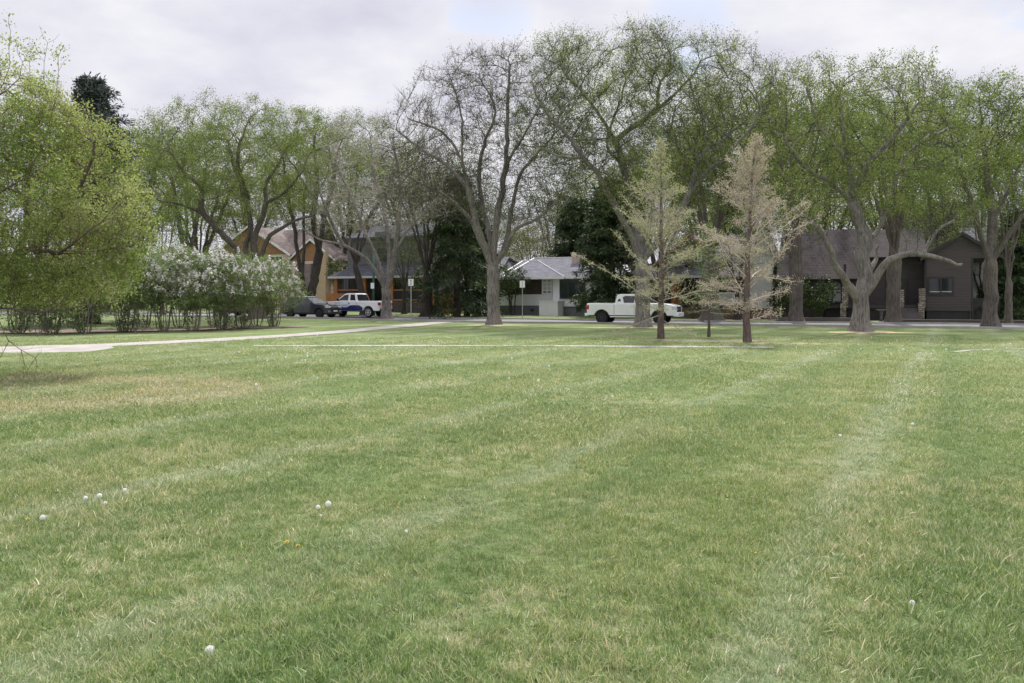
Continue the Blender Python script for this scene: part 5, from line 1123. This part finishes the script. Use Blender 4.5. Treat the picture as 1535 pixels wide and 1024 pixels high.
conifer('spruce_tree', 'dark spruce filling the right edge beside the brown gable wing', 'conifer', gd(1522, 57), top_h(1522, 57, 318), .3, (B_DARK, T_DARK, L_SPRUCE), 56, lambda t_: 2.4 * (1 - t_) ** .6 + .2, n_br=110, z0=.5, elev=(.3, -.25), droop=.12, side_len=.6, hang=.4, leaf=dict(per=5, size=.32, aspect=.24, spread=.08), group='dark conifers by the houses')
conifer('spruce_tree', 'blue grey spruce topping out behind the yellow green tree on the left', 'conifer', gd(140, 50), top_h(140, 50, 122), .36, (B_DARK, T_DARK, L_BLUE), 57, lambda t_: 4.0 * (1 - t_) ** .62 + .25, n_br=120, skip=.2, lmin=.5, z0=1.5, elev=(.35, -.2), droop=.06, side_len=.8, hang=.15, leaf=dict(per=7, size=.3, aspect=.24, spread=.10), sub=1)
shrub('juniper', 'upright dark juniper against the bungalow brick', 'shrub', gd(768, qd(768, 66.2)), 4.6, 1.45, (B_DARK, T_DARK, L_BUSH), 61, dict(per=3, size=.16, spread=.1), n_att=420, bare=.25, n_stem=8, R=.12)
shrub('garden_shrub', 'leafy dark shrub before the window with the white curtain', 'shrub', gd(1223, qd(1223, 62.4)), 3.3, 1.3, (B_DARK, T_DARK, L_BUSH), 62, dict(per=3, size=.15, spread=.1), n_att=380, bare=.1)
shrub('garden_shrub', 'dark round shrub at the corner of the white sided wing', 'shrub', gd(1176, qd(1176, 63)), 3.0, 1.1, (B_DARK, T_DARK, L_BUSH), 63, dict(per=3, size=.15, spread=.1), n_att=300, bare=.1)
shrub('garden_shrub', 'tall bushy shrub between the cedar house chimney and the dark porch', 'shrub', gd(508, qd(508, 72)), 5.6, 1.3, (B_DARK, T_DARK, L_ELMD), 64, dict(per=3, size=.16, spread=.1), n_att=340, bare=.45)
shrub('garden_shrub', 'brown grey leafless shrub in front of the timber porch', 'shrub', gd(1040, qd(1040, 64)), 2.4, 1.5, (B_MID, T_GREY, L_OLIVE), 65, dict(per=1, size=.1, spread=.1, keep=.6), n_att=320, bare=.1)
vase_tree('young_tree', 'bright green bushy tree just above the left end of the hedge', 'tree', gd(243, 70), top_h(243, 70, 285), 2.7, 2.4, .18, (B_MID, T_DARK, L_BRIGHT), 46, dict(per=3, size=.17, spread=.15), n_att=700, kill=.6, bare=.3)
vase_tree('young_tree', 'pale yellow green tree behind the bungalow roof', 'tree', gd(790, 104), top_h(790, 104, 335), 4.2, 3, .25, (B_MID, T_GREY, L_YELL), 47, dict(per=3, size=.24, spread=.2), n_att=600, kill=.8, bare=.2)
vase_tree('young_tree', 'feathery bright green young larch at the right edge above the dark spruce', 'tree', gd(1512, 51), top_h(1512, 51, 205), 2.3, 3.2, .2, (B_MID, T_DARK, L_BRIGHT), 48, dict(per=3, size=.15, spread=.14), n_att=800, kill=.55, bare=.35)

GT = 'garden trees among the houses'
for k, (px, q, h_, w_, mm, lab) in enumerate(((606, 63.5, 8.5, 3.4, 'd', 'dark leafy garden tree before the right end of the grey porch house'), (655, 63, 11, 4.0, 'd', 'dark green garden tree standing over the board fence'), (700, 63.5, 9, 3.4, 'd', 'dark garden tree between the drooping spruce and the elm before the bungalow'), (800, 84, 12, 4.6, 'g', 'grey twiggy garden tree behind the bungalow ridge'),
        (990, 62.5, 9.5, 3.8, 'g', 'grey twiggy garden tree left of the timber porch'), (1105, 62.5, 10, 3.8, 'e', 'green garden tree before the blue grey roof slope'), (1148, 70, 12, 4.2, 'd', 'dark green garden tree above the white sided wing'), (1245, 76, 14.5, 5.2, 'e', 'green garden tree behind the purple shingled slope'), (1395, 76, 13.5, 5.0, 'e', 'green garden tree between the brown house and the flat roofed house'), (1470, 72, 12, 4.6, 'd', 'dark green garden tree behind the brown gable peak'),
        (430, 92, 13, 5, 'g', 'grey twiggy garden tree behind the cedar gables'), (335, 74, 9, 4, 'g', 'grey twiggy garden tree behind the fullest lilac'), (548, 84, 12, 4.6, 'g', 'grey twiggy garden tree behind the porch house upper wall'), (738, 84, 11, 4.4, 'd', 'dark garden tree behind the white garage'), (372, 69, 8.6, 3.3, 'e', 'green garden tree before the left cedar gable, behind the splayed elm trunk'))):
    lm, tm = {'d': (L_ELMD, T_DARK), 'g': (L_OLIVE, T_GREY), 'e': (L_ELM, T_DARK)}[mm]
    vase_tree('garden_tree', lab, 'tree', gd(px, qd(px, q)), h_, w_, 2.2, .2, (B_DARK, tm, lm), 300 + k, dict(per=4 if mm != 'g' else 2, size=.2, spread=.2, keep=.6 if mm != 'g' else .4), n_att=750, kill=.8, tw_len=.65, tw_per=3 if mm == 'g' else 2, group=GT, bare=.2, tw_r=.008)

# mid-far backdrop trees: three grown trees, then copies of them and their parts
BG = 'backdrop trees beyond the houses'
def protos():
    out = []
    for k, (lm, tm, kp) in enumerate(((L_ELM, T_DARK, .7), (L_ELMD, T_DARK, .6), (L_OLIVE, T_GREY, .5))):
        out.append(vase_tree('backdrop_tree', 'x', 'tree', Vector((0, 0, 0)), 15, 6.2, 3.6, .4, (B_DARK if k < 2 else B_MID, tm, lm), 70 + k, dict(per=7, size=.25, spread=.27, keep=kp, cl=2.2), n_att=900, kill=1.0, tw_len=.8, tw_r=.011, rtip=.011, thr=.04, bare=.3))
    return out
PR = protos(); used = set()
def backdrop(k, px, D, py, label, sx=1.0):
    b_ = gd(px, D); o = PR[k] if k not in used else copy_tree(PR[k]); used.add(k)
    h_ = top_h(px, D, py) / 15; o.location = b_; o.scale = (h_ * sx, h_ * sx, h_); o.rotation_euler = (0, 0, px * 1.7); o['label'] = label; o['group'] = BG
for a in ((0, 205, 92, 172, 'green backdrop tree between the blue grey spruce and the broad elm'), (0, 300, 104, 180, 'green backdrop tree behind the broad elm by the hedge'), (2, 378, 112, 250, 'grey twiggy backdrop tree right above the cedar gable'), (0, 520, 98, 178, 'green backdrop tree behind the grey porch house roof', 1.1),
          (2, 500, 120, 300, 'grey bare backdrop tree between the cedar house and the porch house'), (1, 606, 104, 205, 'dull green backdrop tree behind the grey twigged tree'), (1, 668, 112, 235, 'dull green backdrop tree above the board fence'), (2, 745, 125, 300, 'low grey backdrop tree behind the white garage'), (1, 830, 108, 262, 'dull green backdrop tree behind the bungalow chimney'),
          (2, 900, 120, 240, 'grey backdrop tree between two dark spruces'), (0, 985, 98, 205, 'green backdrop tree above the timber gable'), (1, 1050, 110, 190, 'dull green backdrop tree right of the timber gable'), (0, 1118, 95, 118, 'green backdrop tree above the larch with pinkish twigs'), (0, 1235, 92, 128, 'green backdrop tree above the purple shingled slope'),
          (1, 1190, 118, 190, 'dull green backdrop tree left of the purple shingled slope'), (0, 1330, 100, 150, 'green backdrop tree left of the flat roofed house'), (0, 1445, 96, 125, 'green backdrop tree behind the flat roofed house'), (1, 1535, 92, 140, 'dull green backdrop tree at the far right edge'), (1, 60, 96, 200, 'dull green backdrop tree behind the yellow green tree'), (1, 150, 105, 230, 'dull green backdrop tree low behind the blue grey spruce')):
    backdrop(*a)

# ------------------------------------------------------------------ larches on the lawn
larch = dict(n_br=62, z0=.8, droop=.02, side=3, side_len=.55, hang=-.10, tw_r=.0075, br_r=.02, lmin=.3, elv=.3)
p = gp(991, 508.5); conifer('larch_tree', 'bare larch with pale green tufts in front of the white pickup bonnet', 'larch', p, 8.1, .125, (B_RED, T_PALE, L_LARCH), 81, lambda t_: 3.5 * min(1, (1 - t_) / .78) ** 1.15 + .15 if t_ > .1 else 2.3, elev=(.95, .2), leaf=dict(per=2, size=.075, aspect=.32, spread=.05, follow=.2), keep_tuft=.85, group='larches on the lawn', sub=2, **larch)
p = gp(1119, 513.5); conifer('larch_tree', 'bare larch with pinkish tan twigs and a reddish scaly trunk', 'larch', p, 7.8, .135, (B_RED, T_PINK, L_LARCHP), 82, lambda t_: 3.1 * min(1, (1 - t_) / .66) + .12 if t_ > .2 else 1.7, elev=(1.0, .3), leaf=dict(per=2, size=.065, aspect=.32, spread=.05, follow=.2), keep_tuft=.8, group='larches on the lawn', sub=3, lean=(.35, 0), **larch)
p = gp(1063, 505); conifer('larch_tree', 'slender young larch sapling with a fresh green leader between the two bare larches', 'larch', p, 4.9, .055, (B_MID, T_PALE, L_YOUNG), 83, lambda t_: 1.15 * (1 - t_) ** .7 + .1, n_br=46, z0=1.0, elev=(.6, .0), droop=.08, side_len=.3, tw_r=.006, br_r=.012, leaf=dict(per=3, size=.08, aspect=.3, spread=.04, follow=.4), group='larches on the lawn')

# ------------------------------------------------------------------ yellow green tree on the left, trunk outside the frame
bp = gd(-78, 17.2)
px_tree('apple_tree', 'near spreading tree with yellow green leaves, drooping low boughs and upright top shoots', 'tree', bp,
    [[(-78, 561), (-74, 500), (-70, 455)], [(-70, 460), (-30, 448, .2), (20, 428, .3), (75, 418, .4), (115, 406, .5), (150, 384, .6), (178, 350, .7)], [(-71, 470), (-20, 456, -.4), (25, 466, -.7), (75, 466, -.9), (130, 460, -1), (160, 456, -1)], [(-70, 455), (-25, 425, .5), (25, 385, .9), (40, 310, 1.2), (48, 215, 1.4), (50, 130, 1.4)],
     [(-70, 458), (-68, 350, -.4), (-40, 240, -.8), (-10, 150, -1), (2, 90, -1)], [(20, 400, .9), (80, 340, .3), (130, 265, 0), (145, 205, -.2)], [(30, 370, .9), (90, 380, -.8), (150, 330, -1.2), (190, 280, -1.4)], [(-60, 330, -.4), (0, 290, -1.4), (60, 230, -1.8), (85, 150, -1.8)], [(2, 160, -1), (12, 110, -1), (14, 48, -1)], [(48, 160, 1.4), (45, 110, 1.3), (46, 66, 1.3)], [(75, 180, -1.8), (66, 120, -1.6), (66, 62, -1.6)], [(85, 160, -1.8), (88, 120, -1.8), (90, 86, -1.8)], [(-10, 150, -1), (28, 120, -.6), (30, 80, -.6)],
     [(-70, 462), (-25, 462, -.9), (-2, 478, -1.3), (6, 500, -1.5), (18, 517, -1.7), (36, 529, -1.8), (47, 540, -1.8), (54, 556, -1.8)], [(13, 514, -1.6), (4, 530, -1.7), (-4, 545, -1.7)], [(36, 529, -1.8), (38, 540, -1.8), (34, 552, -1.8)], [(43, 535, -1.8), (40, 545, -1.9), (42, 553, -1.9)]],
    [(55, 300, 145, 130), (125, 335, 90, 105, 1.5), (20, 192, 92, 76, 2.2), (70, 205, 62, 58, 1.6), (-60, 260, 140, 160, .6), (160, 330, 50, 105, 1.8), (70, 415, 120, 42, 1.6), (95, 235, 70, 62, 1.3), (30, 122, 55, 28, .5)], 4000, .15, (B_RED, T_BRN, L_LIME), 91, lfrac=.13,
    leaf=dict(cl=.8, per=9, size=.1, spread=.085, keep=.95, aspect=.5, where=lambda p_: np.where(p_[:, 2] < 1.25, 0.0, 1.0)), tw_len=.34, tw_per=2, kill=.27, step=.15, infl=2.2, thr=.012, rtip=.004, tw_r=.0035, shell=.15, tw_up=.5, lowcut=1.15, iters=80, cl_keep=.62, cl_wl=2.0)

# ------------------------------------------------------------------ lilac hedge
LIL = 'lilac bushes in the hedge'; rl = random.Random(5)
spots = [(28, 500.5, .35, 'leafy lilac bush at the left edge, behind the bare drooping branch'), (78, 500.5, .3, 'dark leafy lilac bush behind the drooping yellow green boughs'), (128, 500.5, .3, 'lilac bush with one pale slanting stem at its side'), (188, 497.5, .45, 'lilac bush right of the slanting pale stem, few blossoms'), (246, 497, .9, 'lilac bush with many upright bare stems and white blossom'),
         (290, 496.3, .95, 'fullest white blossomed lilac in the middle of the hedge'), (333, 494.6, .9, 'white blossomed lilac right of the fullest bush'), (364, 493, .9, 'white blossomed lilac second from the street end of the hedge'), (412, 490.3, .8, 'last lilac bush at the street end, blossoming beside the slate car')]
hs = [3.5, 3.5, 3.6, 3.8, 4.0, 4.05, 3.95, 3.8, 3.5]
for k, ((px, py, bl, lab), h_) in enumerate(zip(spots, hs)):
    shrub('lilac_bush', lab, 'bush', gp(px, py), h_ * 1.06, 1.75, (T_LIL, T_LIL, L_LILAC, L_BLOOM), 200 + k, dict(per=4, size=.09, spread=.10, aspect=.7), n_stem=17, n_att=800, bare=.14 if k > 2 else .08, group=LIL, R=.08,
          blossoms=dict(pick=(lambda bl_: (lambda P_, r_: (r_.uniform(0, 1, len(P_)) < bl_ * .27) & (P_[:, 2] > 1.7)))(bl), per=16, r=.085, h=.22, size=.085))
for k, (px, dq, h_, lab) in enumerate(((105, 45, 3.9, 'lilac in the back row behind the pale slanting stem'), (215, 45, 4.2, 'tall green lilac in the back row left of the blossom'), (270, 45.5, 4.2, 'back row lilac behind the upright bare stems'), (320, 47, 4.2, 'back row lilac behind the middle of the hedge'), (385, 48, 3.9, 'back row lilac near the street end'), (40, 44.5, 3.8, 'back row lilac at the left edge'))):
    shrub('lilac_bush', lab, 'bush', gd(px, dq), h_ * 1.05, 1.9, (T_LIL, T_LIL, L_LILAC, L_BLOOM), 230 + k, dict(per=4, size=.1, spread=.1, aspect=.7), n_stem=9, n_att=640, bare=.35, group=LIL, R=.08,
          blossoms=dict(pick=lambda P_, r_: (r_.uniform(0, 1, len(P_)) < .05) & (P_[:, 2] > 2.4), per=14, r=.08, h=.2, size=.08))
for k, (px, py, lab) in enumerate(((203, 498.5, 'small dark creeping shrub at the foot of the hedge, left of the upright stems'), (60, 502.5, 'low dark shrub at the left edge of the mulch bed'), (352, 494, 'small leafy shrub among the stems near the street end'))):
    shrub('low_shrub', lab, 'shrub', gp(px, py), .75 + .2 * (k == 1), .8, (T_LIL, T_LIL, L_BUSH), 250 + k, dict(per=3, size=.07, spread=.07), n_stem=9, n_att=200, bare=.05, group='low shrubs in the mulch bed')

# ------------------------------------------------------------------ dandelions
M_PUFF = leafmat('white seed head', [(0.84, 0.84, 0.83), (0.9, 0.9, 0.89)], 0.5, (1, 1, 1)); M_YEL = simple('yellow petals', (0.80, 0.58, 0.02), 0.7, 0.15, 60); M_STEM = simple('dandelion stem', (0.22, 0.26, 0.10), 0.6, 0.2, 30)
def seed_head(r, n, rng):
    mb = MB(); c = Vector((0, 0, 0))
    for k in range(n):
        ph = math.acos(1 - 2 * (k + .5) / n); th = k * 2.39996; d = Vector((math.sin(ph) * math.cos(th), math.sin(ph) * math.sin(th), math.cos(ph)))
        a = d.orthogonal().normalized(); b_ = d.cross(a); t0 = rng.uniform(0, 2)
        tip = [d * r * rng.uniform(.92, 1.06) + (a * math.cos(t0 + 2.094 * i) + b_ * math.sin(t0 + 2.094 * i)) * r * .2 for i in range(3)]
        mb.add(tip + [d * r * .3], [(0, 1, 2), (0, 3, 1)])
    return mb
def petals(r, rng):
    mb = MB()
    for ring, (n, el) in enumerate(((20, .15), (16, .55), (10, 1.0))):
        for k in range(n):
            th = 6.2832 * k / n + ring; e = el + rng.uniform(-.12, .12); d = Vector((math.cos(th) * math.cos(e), math.sin(th) * math.cos(e), math.sin(e))); s_ = Vector((-math.sin(th), math.cos(th), 0)) * r * .13; l = r * (1 - .15 * ring)
            up = Vector((0, 0, r * .1)); mb.add([s_ * .4, d * l * .7 + s_, d * l + up * .2, d * l * .7 - s_, -s_ * .4, d * l * .5 - up * .25], [(0, 1, 2, 3, 4), (0, 5, 2, 1), (4, 3, 2, 5)])
    return mb
rd = random.Random(3)
def dandelion(px, py, pyb, r, kind, label, group=None):
    b_ = gp(px, pyb); z1 = P(px, py, b_.y).z - b_.z; dx = (px - (px + rd.uniform(-2, 2))) / F * b_.y
    o = thing('dandelion', label, 'flower', b_, rd.uniform(0, 6), group)
    MB().tube((0, 0, -.01), (dx, .006, z1 * .5), .0026, .0022, 6).tube((dx, .006, z1 * .5), (dx, 0, z1), .0022, .0019, 6).build('stem', M_STEM, o, True)
    hd = (seed_head(r, 95, rd) if kind == 'w' else petals(r, rd)).build('seed_head' if kind == 'w' else 'flower_head', M_PUFF if kind == 'w' else M_YEL, o); hd.location = (dx, 0, z1); return o
for a in ((493, 755, 775, .021, 'w', 'tallest white dandelion clock, right one of a close pair'), (475.5, 760, 772, .016, 'w', 'shorter white dandelion clock, left one of a close pair'), (480, 773, 777, .010, 'w', 'tiny half open dandelion clock at the foot of a close pair'), (316, 975, 985, .021, 'w', 'lone white dandelion clock nearest the camera'),
          (63, 776, 786, .019, 'w', 'white dandelion clock beside the leftmost yellow dandelion'), (127, 747, 757, .016, 'w', 'white dandelion clock at the left of a cluster of three'), (148, 743, 758, .018, 'w', 'white dandelion clock on the tallest stem in a cluster of three'), (156, 754.5, 760, .015, 'w', 'short white dandelion clock at the right of a cluster of three'), (187, 735, 743, .016, 'w', 'small greyish dandelion clock up and right of the cluster of three'),
          (43, 778, 783, .018, 'y', 'leftmost yellow dandelion, beside a white clock'), (56, 753, 757, .012, 'y', 'small yellow dandelion above the leftmost white clock'), (430, 813, 821, .019, 'y', 'yellow dandelion, left of a yellow pair'), (446, 818, 824, .016, 'y', 'yellow dandelion, right of a yellow pair'), (597, 761, 766, .013, 'y', 'small yellow dandelion right of the tallest white clock'),
          (1134, 829, 833, .014, 'y', 'single yellow dandelion alone in the right half of the lawn'), (1369, 904, 910, .014, 'w', 'pale withered dandelion clock in the straw patch at lower right'), (608, 797, 803, .012, 'w', 'dull shrivelled dandelion clock below the small yellow one'), (1260, 653, 657, .018, 'w', 'white dandelion clock alone on the dark lawn right of centre'), (1368, 636, 640, .02, 'w', 'white dandelion clock beside the pale mown lane at right')):
    dandelion(*a)
mb = seed_head(.026, 40, rd); mb.v = [(x, y, z + .10) for x, y, z in mb.v]; mb.tube((0, 0, -.01), (0, 0, .09), .004, k=5)
far = mb.build('dandelion', M_PUFF); first = True
for k in range(96):
    if k < 52: px, py = rd.gauss(470, 120), rd.uniform(521.5, 548) if rd.random() < .75 else rd.uniform(505, 517)
    elif k < 88: px, py = rd.gauss(1330, 90), rd.uniform(508, 536)
    else: px, py = rd.uniform(150, 1500), rd.uniform(540, 600)
    if not (2 < px < 1533): continue
    o = far if first else far.copy()
    if not first: COL.objects.link(o)
    first = False; s_ = rd.uniform(.5, .95); o.location = gp(px, py); o.scale = (s_, s_, s_)
    tag(o, 'tiny white dandelion clock among those scattered over the far lawn', 'flower', 'far scattered dandelion clocks')
